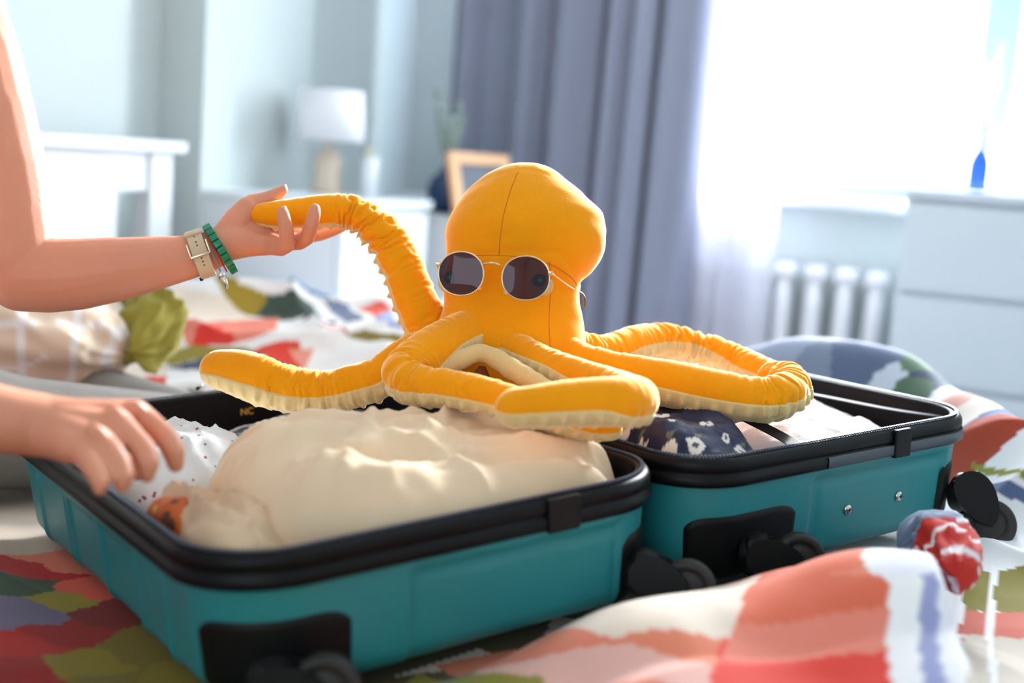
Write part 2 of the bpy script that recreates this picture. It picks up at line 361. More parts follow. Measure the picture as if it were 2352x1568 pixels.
# nightstand and lamp, left of the curtain
def cabinet(name, u0, u1, v0, v1, top, m, label, drawers, leg):
    r_ = empty(name, room((u0 + u1) / 2, (v0 + v1) / 2, 0), label, 'nightstand')
    rbox('body', u0, u1 - .018, v0, v1, leg, top - .02, m, r_); rbox('top', u0, u1 + .006, v0 - .006, v1 + .006, top - .02, top, m, r_, bev=.004)
    hh = (top - .03 - leg) / drawers
    for k in range(drawers):
        d_ = rbox('drawer', u1 - .018, u1, v0 + .006, v1 - .006, leg + k * hh + .006, leg + (k + 1) * hh - .004, m, r_, bev=.003)
        MB().ball(room(u1 + .01, (v0 + v1) / 2, leg + (k + .5) * hh), .012, n=8).build('knob', m_white, d_)
    for (u, v) in ((u0 + .03, v0 + .03), (u1 - .03, v0 + .03), (u0 + .03, v1 - .03), (u1 - .03, v1 - .03)):
        MB().tube([room(u, v, 0), room(u, v, leg)], [.014, .018], 10).build('leg', m_wood, r_)
    return r_
cabinet('nightstand', UL + .01, -1.42, 2.47, 2.92, .85, m_white, 'white bedside chest under the table lamp', 3, .12)
lampc = room(-1.66, 2.80, .85)
lp = proj(lampc)
lampc = P(748, 470, 3.2); lampc[2] = .85
lm = empty('table_lamp', lampc, 'small table lamp with white drum shade and beige base', 'lamp')
MB().lathe(lampc, [(.001, 0), (.04, 0), (.045, .008), (.036, .02), (.034, .05), (.036, .08), (.03, .1), (.014, .115), (.008, .12), (.008, .14), (.001, .14)]).build('base', m_lampb, lm)
MB().tube([lampc + np.array([0, 0, .12]), lampc + np.array([0, 0, .2])], .005).build('pole', m_steel, lm)
s_ = MB(); n = 40; V = []
for (r, z) in ((.092, .135), (.083, .262), (.081, .262), (.09, .135)):
    V += [lampc + np.array([r * math.cos(6.2832 * j / n), r * math.sin(6.2832 * j / n), z]) for j in range(n)]
Fc = [(i * n + j, i * n + (j + 1) % n, ((i + 1) % 4) * n + (j + 1) % n, ((i + 1) % 4) * n + j) for i in range(4) for j in range(n)]
mesh('lamp_shade', V, Fc, m_shade, lm)
cc = P(845, 460, 3.2); cc[2] = .85
cd = empty('candle', cc, 'tall white pillar candle beside the table lamp', 'candle')
MB().lathe(cc, [(.001, 0), (.021, 0), (.021, .098), (.019, .1), (.001, .1)]).build('wax', m_white, cd)
MB().tube([cc + np.array([-.006, 0, .1]), cc + np.array([-.006, 0, .125])], .004, 8).build('tip', mat('pale_yellow', (236, 222, 150), .6), cd)
# low side cabinet in the corner
sc = empty('side_cabinet', room(-1.60, 3.3, 0), 'low white cabinet in the corner carrying books and a picture frame', 'cabinet')
rbox('body', UL + .01, -1.33, 3.03, 3.44, .36, .79, m_white, sc); rbox('top', UL + .01, -1.325, 3.025, 3.445, .79, .81, m_white, sc, bev=.004)
for v in (3.035, 3.238): 
    d_ = rbox('door', -1.33, -1.312, v, v + .197, .37, .78, m_white, sc, bev=.003)
for (u, v) in ((UL + .04, 3.08), (-1.36, 3.08), (UL + .04, 3.41), (-1.36, 3.41)):
    MB().tube([room(u, v, 0), room(u, v, .36)], [.014, .02], 10).build('leg', m_wood, sc)
for k, (w_, cl) in enumerate((((.12), (228, 234, 238)), ((.105), (206, 214, 220)))):
    q = P(950, 490, 3.5); q[2] = .81 + .012 + k * .025
    bk = empty('book', q, ('grey white paperback lying at the bottom of the stack', 'smaller pale book lying on top of the stack')[k], 'book', 'books on the side cabinet')
    MB().box(q, (w_ * .62, .052, .009), AX, .002).build('pages', m_white, bk, smooth=False)
    MB().box(q + np.array([0, 0, .0105]), (w_ * .64, .054, .0015), AX).box(q - np.array([0, 0, .0105]), (w_ * .64, .054, .0015), AX).build('cover', mat('book_cover_%d' % k, cl, .6), bk, smooth=False)
# vase and picture frame
vc = P(1022, 492, 3.45); vc[2] = .81
vs = empty('vase', vc, 'round dark blue vase half hidden behind the plush head', 'vase')
MB().lathe(vc, [(.001, 0), (.025, 0), (.05, .03), (.056, .06), (.045, .095), (.02, .115), (.018, .13), (.014, .13), (.001, .12)]).build('body', m_navyv, vs)
lf = MB()
for k in range(9):
    a = rnd.uniform(0, 6.28); d_ = np.array([math.cos(a) * .25, math.sin(a) * .25, 1]); L_ = rnd.uniform(.1, .24)
    lf.tube([vc + np.array([0, 0, .1]), vc + np.array([0, 0, .12]) + d_ * L_ * .5, vc + np.array([0, 0, .12]) + d_ * L_], .0015, 5)
    for q in range(3): lf.ball(vc + np.array([0, 0, .12]) + d_ * L_ * (.5 + .2 * q), (.012, .006, .016), n=6)
lf = lf.build('foliage', mat('grey_green_leaf', (150, 166, 158), .7)); put(lf, 'grey green sprigs standing in the dark blue vase', 'plant')
f0 = P(1045, 500, 3.25); f0[2] = .81; fx = P(1215, 520, 3.45) - P(1045, 500, 3.25); fx[2] = 0; fx /= np.linalg.norm(fx)
fz = np.array([0, 0, 1.]) + .28 * np.cross((0, 0, 1), fx) ; fz = fz / np.linalg.norm(fz); fy = np.cross(fz, fx)
pf = empty('picture_frame', f0, 'light wooden picture frame leaning behind the plush head', 'picture frame')
A3 = np.array([fx, fy, fz]); W_, H_ = .22, .175
def fb(x0, x1, z0, z1, d, o=0): return MB().box(f0 + fx * (x0 + x1) / 2 + fz * (z0 + z1) / 2 + fy * o, ((x1 - x0) / 2, d, (z1 - z0) / 2), A3)
for q in ((0, W_, 0, .03), (0, W_, H_ - .03, H_), (0, .03, .03, H_ - .03), (W_ - .03, W_, .03, H_ - .03)): fb(*q, .009).build('rail', m_wood, pf, smooth=False)
fb(.028, W_ - .028, .028, H_ - .028, .003).build('picture', m_pict, pf, smooth=False)

# headboard (part of the bed), mattress
HU = -1.78
bed = empty('bed', room(-.9, 1.1, 0), 'white wooden bed with a panelled headboard, under the bedding', 'bed')
hb = [('post', 2.25, 2.33, .0, .93), ('post', .42, .50, 0, .93)]
for n_, v0, v1, z0, z1 in hb: rbox(n_, HU - .045, HU, v0, v1, z0, z1, m_white, bed, bev=.006)
rbox('top_rail', HU - .06, HU + .016, .39, 2.36, .93, .957, m_white, bed, bev=.006)
rbox('upper_panel', HU - .035, HU - .01, .50, 2.25, .845, .93, m_white, bed)
for k in range(5): rbox('slat', HU - .033, HU - .012, .52 + k * .335, .52 + k * .335 + .30, .40, .845, m_white, bed, bev=.004)
rbox('lower_rail', HU - .035, HU - .01, .50, 2.25, .32, .42, m_white, bed)
rbox('side_rail', HU, .19, 2.18, 2.22, .22, .36, m_white, bed); rbox('foot_rail', .17, .20, .45, 2.2, .2, .36, m_white, bed)
ms = rbox('mattress', HU + .01, .17, .0, 2.2, .26, .40, m_matt, bev=.04)
put(ms, 'pale mattress under the patchwork bedding', 'mattress')

# ================================================================ suitcase geometry
def rotm(ax, ay, az):
    cx, sx, cy, sy, cz, sz = math.cos(ax), math.sin(ax), math.cos(ay), math.sin(ay), math.cos(az), math.sin(az)
    return np.array([[cz, -sz, 0], [sz, cz, 0], [0, 0, 1]]) @ np.array([[cy, 0, sy], [0, 1, 0], [-sy, 0, cy]]) @ np.array([[1, 0, 0], [0, cx, -sx], [0, sx, cx]])
class Half:
    def __init__(s, t, ang, W, L, D, r): s.t = np.array(t); s.M = rotm(*ang); s.W, s.L, s.D, s.r = W, L, D, r
    def w(s, X): return s.t + np.asarray(X) @ s.M.T
    def inv(s, X): return (np.asarray(X) - s.t) @ s.M
    def peri(s, q, inset=0.):
        """outline point + outward normal; q is arc length, q = x along the wheel side"""
        W, L, r = s.W, s.L, s.r; a = math.pi * r / 2; q = np.asarray(q, float)
        segs = [(W - 2 * r, 'b'), (a, 'c0'), (L - 2 * r, 'r'), (a, 'c1'), (W - 2 * r, 't'), (a, 'c2'), (L - 2 * r, 'l'), (a, 'c3')]
        tot = sum(x for x, _ in segs); p = (q - r) % tot; X = np.zeros(q.shape); Y = X.copy(); NX = X.copy(); NY = X.copy(); acc = 0
        for ln, k in segs:
            m = (p >= acc) & (p < acc + ln + 1e-9); u = p - acc
            if k == 'b': x, y, nx, ny = r + u, 0 * u, 0 * u, -1 + 0 * u
            elif k == 'r': x, y, nx, ny = W + 0 * u, r + u, 1 + 0 * u, 0 * u
            elif k == 't': x, y, nx, ny = W - r - u, L + 0 * u, 0 * u, 1 + 0 * u
            elif k == 'l': x, y, nx, ny = 0 * u, L - r - u, -1 + 0 * u, 0 * u
            else:
                i = int(k[1]); cx, cy, a0 = [(W - r, r, -90), (W - r, L - r, 0), (r, L - r, 90), (r, r, 180)][i]
                t = math.radians(a0) + u / r; nx, ny = np.cos(t), np.sin(t); x, y = cx + r * nx, cy + r * ny
            X = np.where(m, x, X); Y = np.where(m, y, Y); NX = np.where(m, nx, NX); NY = np.where(m, ny, NY); acc += ln
        return X - NX * inset, Y - NY * inset, NX, NY
    @property
    def total(s): return 2 * (s.W + s.L) - 8 * s.r + 2 * math.pi * s.r
    def surf(s, q, z, off=0.):
        inset = .002 + .013 * np.clip((-z - .03) / (s.D - .03), 0, 1) - off
        x, y, nx, ny = s.peri(q, inset); return s.w(np.stack(np.broadcast_arrays(x, y, z), -1))
HA = Half((-.223, .9241, .6471), (-.0472, -.0782, .6068), .49, .699, .1336, .085)
HB = Half((.1884, 1.2087, .6886), (-.0257, -.0516, .6273), .49, .68, .1401, .075)
sroot = HA.w((HA.W, .2, -HA.D))
case = empty('suitcase', sroot, 'large turquoise hard-shell suitcase lying open on the bed', 'suitcase')
BAND = .031
def build_half(H, near):
    n = 620; q = np.linspace(0, H.total, n, endpoint=False); X, Y, NX, NY = H.peri(q); L, W, D = H.L, H.W, H.D
    # teal shell with recessed panels and ribs
    zs = np.concatenate([np.linspace(-BAND + .004, -D + .022, 26), -D + .022 * (1 - np.sin(np.linspace(0.12, 1.57, 9)))])
    V = []
    for z in zs:
        fil = .022 * (1 - math.sqrt(max(0, 1 - ((-z - (D - .022)) / .022) ** 2))) if -z > D - .022 else 0
        base = .003 + .012 * (-z - .02) / D + fil
        d = np.zeros(n); onw = (NY < -.99)
        px0, px1 = (.185, .425) if near else (.19, .435)
        e = .004
        zin = sst(-BAND - .006 - e, -BAND - .006 - 2 * e, z) if 1 else 1
        rec = sst(px0 - e, px0 + e, X) * (1 - sst(px1 - e, px1 + e, X)) * (1 - sst(-BAND - .014, -BAND - .008, z)) * onw
        d += .0035 * rec
        inner = sst(px0 + .012, px0 + .018, X) * (1 - sst(px1 - .018, px1 - .012, X)) * (1 - sst(-BAND - .026, -BAND - .021, z)) * onw
        d += -.0012 * inner
        side = np.abs(NX) > .99
        for yy in (.13, .215, .33, .45, .57): d += -.0035 * np.exp(-((Y - yy) / .005) ** 2) * side * (1 - sst(-BAND - .02, -BAND - .01, z))
        d += .003 * side * sst(.21, .22, Y) * (1 - sst(.455, .465, Y)) * (1 - sst(-BAND - .02, -BAND - .01, z))
        x, y = X - NX * (base + d), Y - NY * (base + d); V.append(H.w(np.stack([x, y, np.full(n, z)], -1)))
    k = len(zs); V = np.concatenate(V); Fc = [tuple(f[::-1]) for f in grid_faces(k, n, True)]; Fc.append(tuple((k - 1) * n + np.arange(n)))
    sh = mesh('shell', V, Fc, m_teal, case)
    if near:  sh['label'] = 'turquoise tray nearest the camera'
    else: sh['label'] = 'turquoise tray at the right'
    # black rim band: outer profile, top, inner edge
    prof = [(-.002, -BAND), (-.004, -BAND + .002), (-.0045, -BAND + .011), (-.001, -BAND + .0135), (-.001, -BAND + .0155), (-.0035, -BAND + .018), (-.003, -.006), (-.0005, -.0015), (.004, 0), (.010, 0), (.0125, -.002), (.0125, -.02), (.006, -BAND)]
    V = []
    for (ins, z) in prof:
        V.append(H.w(np.stack([X - NX * ins, Y - NY * ins, np.full(n, z)], -1)))
    k = len(prof); V = np.concatenate(V); f = grid_faces(k, n, True); j = np.arange(n); last = np.stack([(k - 1) * n + j, (k - 1) * n + (j + 1) % n, (j + 1) % n, j], -1)
    mesh('rim', V, np.concatenate([f, last]), m_black, case)
    # zip teeth along the rim top
    qt = np.arange(0, H.total, .0042); x, y, nx, ny = H.peri(qt, .0045); tb = MB()
    for i in range(len(qt)):
        c = H.w((x[i], y[i], .0016)); ax = np.array([H.M @ (nx[i], ny[i], 0), H.M @ (-ny[i], nx[i], 0), H.M[:, 2]]); tb.box(c, (.0018, .0012, .001), ax)
    o = tb.build('zip_teeth', m_zip, case, smooth=False); o['kind'] = 'stuff'
    # lining inside
    zl = np.array([-.003, -.02, -.05, -.09, -D + .02, -D + .009]); V = []
    for z in zl: V.append(H.w(np.stack([X - NX * (.0125 + (.012 if z < -D + .015 else .004 * -z / D)), Y - NY * (.0125 + (.012 if z < -D + .015 else .004)), np.full(n, z)], -1)))
    V = np.concatenate(V); k = len(zl); Fc = [tuple(f_) for f_ in grid_faces(k, n, True)]; Fc.append(tuple(((k - 1) * n + np.arange(n))[::-1]))
    mesh('lining', V, Fc, m_lining, case)
    # corner wheel housings: raised patches on the wheel end
    for (q0, q1, zt, tag) in (((-.025, .128, -.058, 0) if near else (.006, .168, -.062, 0)), (W - .07, W + .045, -.055, 1)):
        nq, nz = 44, 22; qq = np.linspace(q0, q1, nq); u = np.linspace(-1, 1, nq); V = []
        for i, t in enumerate(np.linspace(0, 1, nz)):
            top = zt - .016 * np.clip(np.abs(u) ** 8, 0, 1)
            z = top + (-D + .004 - top) * t
            off = .004 * np.minimum(1, np.minimum((1 - np.abs(u)) * 14, t * 12)) - .0015
            zz = np.clip(-z, 0, D); fil = np.where(zz > D - .022, .022 * (1 - np.sqrt(np.clip(1 - ((zz - (D - .022)) / .022) ** 2, 0, 1))), 0)
            inset = .003 + .012 * (zz - .02) / D + fil
            # the wheel well: a scooped hollow
            well = 0
            x, y, nx, ny = H.peri(qq, inset - off + well); V.append(H.w(np.stack([x, y, z], -1)))
        hs = mesh('wheel_housing', np.concatenate(V), [tuple(f_[::-1]) for f_ in grid_faces(nz, nq)], m_black2, case)
        # swivel fork and wheel
        x0 = (.052 if tag == 0 else W - .045) if near else (.100 if tag == 0 else W - .028)
        z0 = (-D + .026 if tag == 0 else -D + .036) if near else (-D + .030 if tag == 0 else -D + .042)
        base = np.array([x0, .004, z0]); out = np.array([.25, -1, 0]) if tag == 0 else np.array([.0, -1, 0.]); out /= np.linalg.norm(out)
        dn = np.array([.35, -.55, -.45]) if False else (np.array([.55, -.7, -.25]) if tag == 1 else np.array([.75, -.55, -.05])); dn = np.array([.02, -.62, -.78]) if (tag == 1 and not near) else dn; dn /= np.linalg.norm(dn); FS = 1.3 if (tag == 1 and not near) else 1.12
        axl = np.array([-.55, -.75, .15]) if (tag == 1 and not near) else np.array([-.2, -.95, .1]) if tag == 0 else np.array([-.5, -.8, .1])
        axl = axl - dn * (axl @ dn); axl /= np.linalg.norm(axl); third = np.cross(axl, dn)
        c0 = base + out * .014; cw = c0 + dn * .030 * FS
        fk = MB(); fk.lathe(H.w(base), [(.001, -.006), (.024, -.006), (.024, .006), (.019, .014), (.001, .016)], frame(H.M @ out))
        A3 = np.array([H.M @ axl, H.M @ dn, H.M @ third])
        for sgn in (-1, 1):
            pts = []
            for kx in range(24):
                t = 2 * math.pi * kx / 24; ex, ey = math.cos(t), math.sin(t)
                pts.append((.027 * ex + .006, .0175 * ey * (1.0 - .25 * ex)))
            V = []
            for thk in (-.0025, .0025):
                for (a_, b_) in pts: V.append(H.w(c0 + dn * a_ * FS + third * b_ * FS + axl * (sgn * .0125 + thk)))
            fk.add(V, [tuple(range(24))[::-1], tuple(range(24, 48))] + [(i, (i + 1) % 24, 24 + (i + 1) % 24, 24 + i) for i in range(24)])
        fk.box(H.w(c0 - dn * .012), (.0125, .012, .019), A3, .004)
        fo = flatshade(fk.build('wheel_fork', m_black2, hs))
        R_ = .0265 * (1 + (FS - 1) * .6)
        prof_ = [(.004, -.0085), (.012, -.0095), (.014, -.0075), (.0185, -.0075), (.0195, -.0098), (R_ - .003, -.0098), (R_ - .0005, -.0065), (R_, 0), (R_ - .0005, .0065), (R_ - .003, .0098), (.0195, .0098), (.0185, .0075), (.014, .0075), (.012, .0095), (.004, .0085)]
        MB().lathe(H.w(cw), prof_, frame(H.M @ axl), 40).build('wheel', m_tyre, hs)
build_half(HA, True); build_half(HB, False)
# details of the right tray
H = HB
for (x_, z_) in ((.255, -.088), (.345, -.086)):
    c = H.surf(np.array(x_), np.array(z_), -.002)
    ax = frame(H.M @ np.array([0, -1, 0.]))
    s_ = MB().lathe(c, [(.001, 0), (.0062, 0), (.0062, .0012), (.005, .0028), (.0025, .0036), (.001, .0037)], ax, 24)
    sc_ = s_.build('screw', m_steel, case); MB().box(c + ax[2] * .0038, (.0026, .0006, .0003), ax).box(c + ax[2] * .0038, (.0006, .0026, .0003), ax).build('cross_slot', m_hole, sc_, smooth=False)
q = np.linspace(.20, H.W + .01, 90); V = []
for (off, z) in ((.004, -BAND + .001), (.0055, -BAND + .002), (.0055, -BAND + .0125), (.004, -BAND + .0135)):
    x, y, nx, ny = H.peri(q, -off); V.append(H.w(np.stack([x, y, np.full(len(q), z)], -1)))
mesh('grey_rail', np.concatenate(V), grid_faces(4, len(q)), m_rail, case, label='dark grey rail below the rim')
x, y, nx, ny = H.peri(np.array(.325), -.006)
MB().box(H.w((.325, -.004, -BAND / 2 - .001)), (.014, .0035, .0165), H.M.T, .002).build('clip', m_black2, case, smooth=False)
H = HA
MB().box(H.w((.34, -.004, -BAND / 2 - .001)), (.018, .0035, .0165), H.M.T, .002).build('clip', m_black2, case, smooth=False)
# hinge cloth joining the trays
V = []; ny_ = 30
for i in range(ny_):
    y_ = .06 + (HA.L - .12) * i / (ny_ - 1); a = HA.w((HA.W - .004, y_, -.018)); b_ = HB.w((.004, y_, -.018)); c = (a + b_) / 2 - np.array([0, 0, .012]); V += [a, (a + c) / 2 - np.array([0, 0, .004]), c, (b_ + c) / 2 - np.array([0, 0, .004]), b_]
mesh('hinge_strip', V, grid_faces(ny_, 5), m_black, case)
# gold letters printed on the far inner wall of the near tray
xs_ = np.linspace(.05, .4, 200); zt_ = -.034; px_ = np.array([proj(HA.w((x_, HA.L - .0175, zt_)))[0] for x_ in xs_]); xl_ = xs_[np.argmin(np.abs(px_ - 552))]
tc_ = bpy.data.curves.new('lettering', 'FONT'); tc_.body = 'NC'; tc_.size = .013; tc_.extrude = .0002
to_ = bpy.data.objects.new('lettering', tc_); COL.objects.link(to_); dg = bpy.context.evaluated_depsgraph_get(); me_ = bpy.data.meshes.new_from_object(to_.evaluated_get(dg))
tv = np.array([HA.w((xl_ + v.co.x, HA.L - .0185 - v.co.z, zt_ + v.co.y)) for v in me_.vertices]); tf = [tuple(p.vertices) for p in me_.polygons]; bpy.data.objects.remove(to_)
mesh('lettering', tv, tf, mat('gold_print', (214, 170, 84), .5), case, smooth=False, label='small gold letters on the dark lining')
# zip pull by the left tentacle tip and inner straps
c = Q(465, 888, .66)
MB().tube([P(452, 893, 1.60), P(458, 888, 1.597), P(464, 883, 1.595)], .0018, 8).tube([P(450, 890, 1.59), P(457, 884, 1.59)], .001, 6).build('zip_pull', m_steel, case)
def strap(H, pts, wdt, name, m):
    C_ = catmull(np.array(pts, float), .012); V = []
    T_ = np.gradient(C_, axis=0); sd = np.cross(T_, (0, 0, 1)); sd /= np.linalg.norm(sd, axis=1)[:, None]
    for a_, z_ in ((-1, 0), (1, 0), (1, .0012), (-1, .0012)): V.append(H.w(C_ + sd * wdt / 2 * a_ + np.array([0, 0, z_])))
    k = len(C_); V = np.stack(V, 1).reshape(-1, 3); return mesh(name, V, grid_faces(k, 4, True), m, case, smooth=False)

# ================================================================ clothes in the trays
def mound(name, H, x0, x1, y0, y1, zb, zt, m, label, cat, seed=0, wr=.008, freq=14, aniso=(1, 1), p=5, group=None, extra=None, colfn=None, res=.004, roll=1.0, skew=0., parent=None):
    nx = int((x1 - x0) / res) + 2; ny = int((y1 - y0) / res) + 2
    u = np.linspace(-1, 1, nx)[:, None] + np.zeros((1, ny)); v = np.linspace(-1, 1, ny)[None] + np.zeros((nx, 1))
    # square to squircle so the edge is rounded
    k = .35; uu = u * np.sqrt(1 - k * v * v * .5); vv = v * np.sqrt(1 - k * u * u * .5)
    X = (x0 + x1) / 2 + (x1 - x0) / 2 * uu; Y = (y0 + y1) / 2 + (y1 - y0) / 2 * vv + skew * uu
    rc = H.r - .014
    for sx, cx in ((-1, H.r), (1, H.W - H.r)):
        for sy, cy in ((-1, H.r), (1, H.L - H.r)):
            dx, dy = (X - cx) * sx, (Y - cy) * sy; dd = np.hypot(dx, dy); out = (dx > 0) & (dy > 0) & (dd > rc); kk = np.where(out, rc / np.maximum(dd, 1e-6), 1)
            X = cx + (X - cx) * kk; Y = cy + (Y - cy) * kk
    d = np.maximum(np.abs(u), np.abs(v)); d = (np.abs(u) ** p + np.abs(v) ** p) ** (1 / p); d = np.clip(d, 0, 1)
    hgt = np.sqrt(np.clip(1 - d ** (p * .8), 0, 1)); hgt[(np.abs(u) > .999) | (np.abs(v) > .999)] = 0
    wx = X * freq * aniso[0] + 1.2 * fbm(X * 9, Y * 9, seed + 5); wy = Y * freq * aniso[1] + 1.2 * fbm(X * 9 + 5, Y * 9, seed + 9)
    wv = ridged(wx, wy, seed) ** 2 * .7 + .5 * fbm(X * 45, Y * 45, seed + 3) + .25 * ridged(wx * 2.3, wy * 2.1, seed + 7) ** 2
    Z = zb + (zt - zb) * hgt + wr * (wv - .6) * sst(0, .5, hgt)
    if extra is not None: Z = Z + extra(X, Y, u, v) * sst(0, .4, hgt)
    V = H.w(np.stack([X, Y, Z], -1).reshape(-1, 3)); n0 = len(V)
    f = grid_faces(nx, ny)
    # closed underside
    Vb = H.w(np.stack([X, Y, np.full_like(X, zb - .004)], -1).reshape(-1, 3)); Fc = np.concatenate([f, (f + n0)[:, ::-1]])
    idx = np.arange(n0).reshape(nx, ny); ring = np.concatenate([idx[:, 0], idx[-1, 1:], idx[::-1, -1][1:], idx[0, ::-1][1:-1]])
    r2 = np.roll(ring, -1); Fc = np.concatenate([Fc, np.stack([r2, ring, ring + n0, r2 + n0], -1)])
    cols = None
    if colfn is not None: c_ = colfn(X, Y).reshape(-1, 3); cols = np.concatenate([c_, c_])
    o = mesh(name, np.concatenate([V, Vb]), Fc, m, parent, colors=cols)
    if parent is None: put(o, label, cat, group)
    return o
mound('folded_trousers', HA, .072, .477, .014, .30, -.045, .045, m_cream, 'large folded cream garment filling the nearest suitcase tray', 'clothes', 3, .015, 8, (1.0, 2.2), 6.5,
      extra=lambda X, Y, u, v: sum(h_ * np.exp(-(((Y - y_) * math.cos(a_) - (X - .25) * math.sin(a_) + .006 * np.sin(X * 40 + y_ * 90)) / w_) ** 2) * vnoise(X * 8 + y_ * 31, Y * 3, 55) * .62 for y_, a_, w_, h_ in ((.07, .25, .006, .016), (.12, -.2, .008, .018), (.15, .45, .006, .016), (.19, .1, .007, .018), (.22, -.35, .006, .016), (.10, .8, .006, .016), (.20, 1.0, .007, .016), (.25, .3, .006, .014))) + .008 * np.exp(-((Y - .16 - .15 * (X - .2)) / .03) ** 2) - .010 * np.exp(-((Y - .085 + .12 * (X - .2)) / .012) ** 2) + .012 * np.sin(X * 13) - .004 * sst(.34, .46, X) - .014 * (1 - sst(.10, .26, X)) * sst(.15, .28, Y) + .010 * np.sin((X * 1.2 + Y * 2.2) * 26) * vnoise(X * 9, Y * 9, 77))
mound('folded_shirt', HA, .016, .105, .03, .27, -.05, .012, m_tan, 'small crumpled tan garment squeezed left of the large cream one', 'clothes', 11, .022, 17, (2.4, .6), 4)
mound('printed_scarf', HA, .014, .062, .125, .235, -.04, .006, m_orangep, 'orange patterned cloth tucked under the near hand', 'scarf', 4, .008, 22, (1, 1), 4)
mound('dotted_cloth', HA, .02, .20, .29, .52, -.06, .020, m_dots, 'white cotton garment with tiny dots, gripped by the near hand', 'clothes', 8, .017, 13, (1.6, 1.4), 4)
mound('packed_clothes', HA, .20, .470, .33, .66, -.09, -.02, mat('black_cloth', (22, 20, 24), .8, sheen=.1), 'black garment lying deep in the nearest tray behind the cream one', 'clothes', 6, .012, 9)
# navy floral garment: flower blooms as printed colour
FL = [(.022, .060, .011), (.048, .045, .010), (.06, .115, .012), (.03, .135, .012), (.085, .07, .009), (.10, .03, .008), (.075, .16, .010), (.018, .10, .008), (.11, .12, .009), (.04, .17, .010), (.05, .085, .006), (.09, .045, .005)]
def floral(X, Y):
    c = np.zeros(X.shape + (3,)) + np.array(lin((18, 32, 68)))
    wx = X + .003 * (fbm(X * 150, Y * 150, 2) - .5) * 2; wy = Y + .003 * (fbm(X * 150 + 9, Y * 150, 4) - .5) * 2
    for (a, b_, r) in FL:
        d = np.hypot(wx - a, wy - b_) / r; ang = np.arctan2(wy - b_, wx - a); pet = .8 + .2 * np.abs(np.cos(2.5 * ang + a * 90))
        lf_ = (np.hypot((wx - a - r * 1.2) * 1.0, (wy - b_ - r * .9) * 2.2) / r < .55); c[lf_] = lin((96, 98, 84))
        c[d < pet] = lin((220, 216, 212)); c[d < .33] = lin((46, 50, 70))
    return c
mound('floral_dress', HB, .014, .150, .012, .235, -.06, .022, m_navy, 'navy garment with white flowers under the plush tentacles', 'clothes', 5, .016, 12, (1.3, 1.0), 5, colfn=floral, res=.0018)
mound('white_blouse', HB, .155, .474, .014, .33, -.06, -.006, m_white_cloth, 'crinkled white folded garment under the dark elastic strap', 'clothes', 14, .010, 11, (.8, 1.6), 6, extra=lambda X, Y, u, v: -.022 * sst(.28, .46, X) * (1 - sst(.1, .3, Y)))
mound('pink_blouse', HB, .20, .472, .34, .60, -.06, .010, m_pink, 'pale pink folded garment along the far inner edge of the right tray', 'clothes', 15, .008, 9, (1, 1), 6)
mound('packed_clothes', HB, .014, .19, .25, .66, -.07, .012, m_pink, 'pale garment under the back of the orange plush', 'clothes', 16, .01, 9, (1, 1), 6)
strap(HB, [(.155, .30, .016), (.160, .20, .020), (.162, .12, .018), (.165, .05, .006), (.168, .013, -.004)], .022, 'webbing_strap', m_lining)
strap(HB, [(.14, .335, .02), (.24, .335, .016), (.34, .30, .006), (.40, .20, -.003), (.44, .10, -.010), (.475, .03, -.012)], .012, 'elastic_strap', mat('grey_elastic', (60, 60, 72), .7, bump=.4, bscale=900))

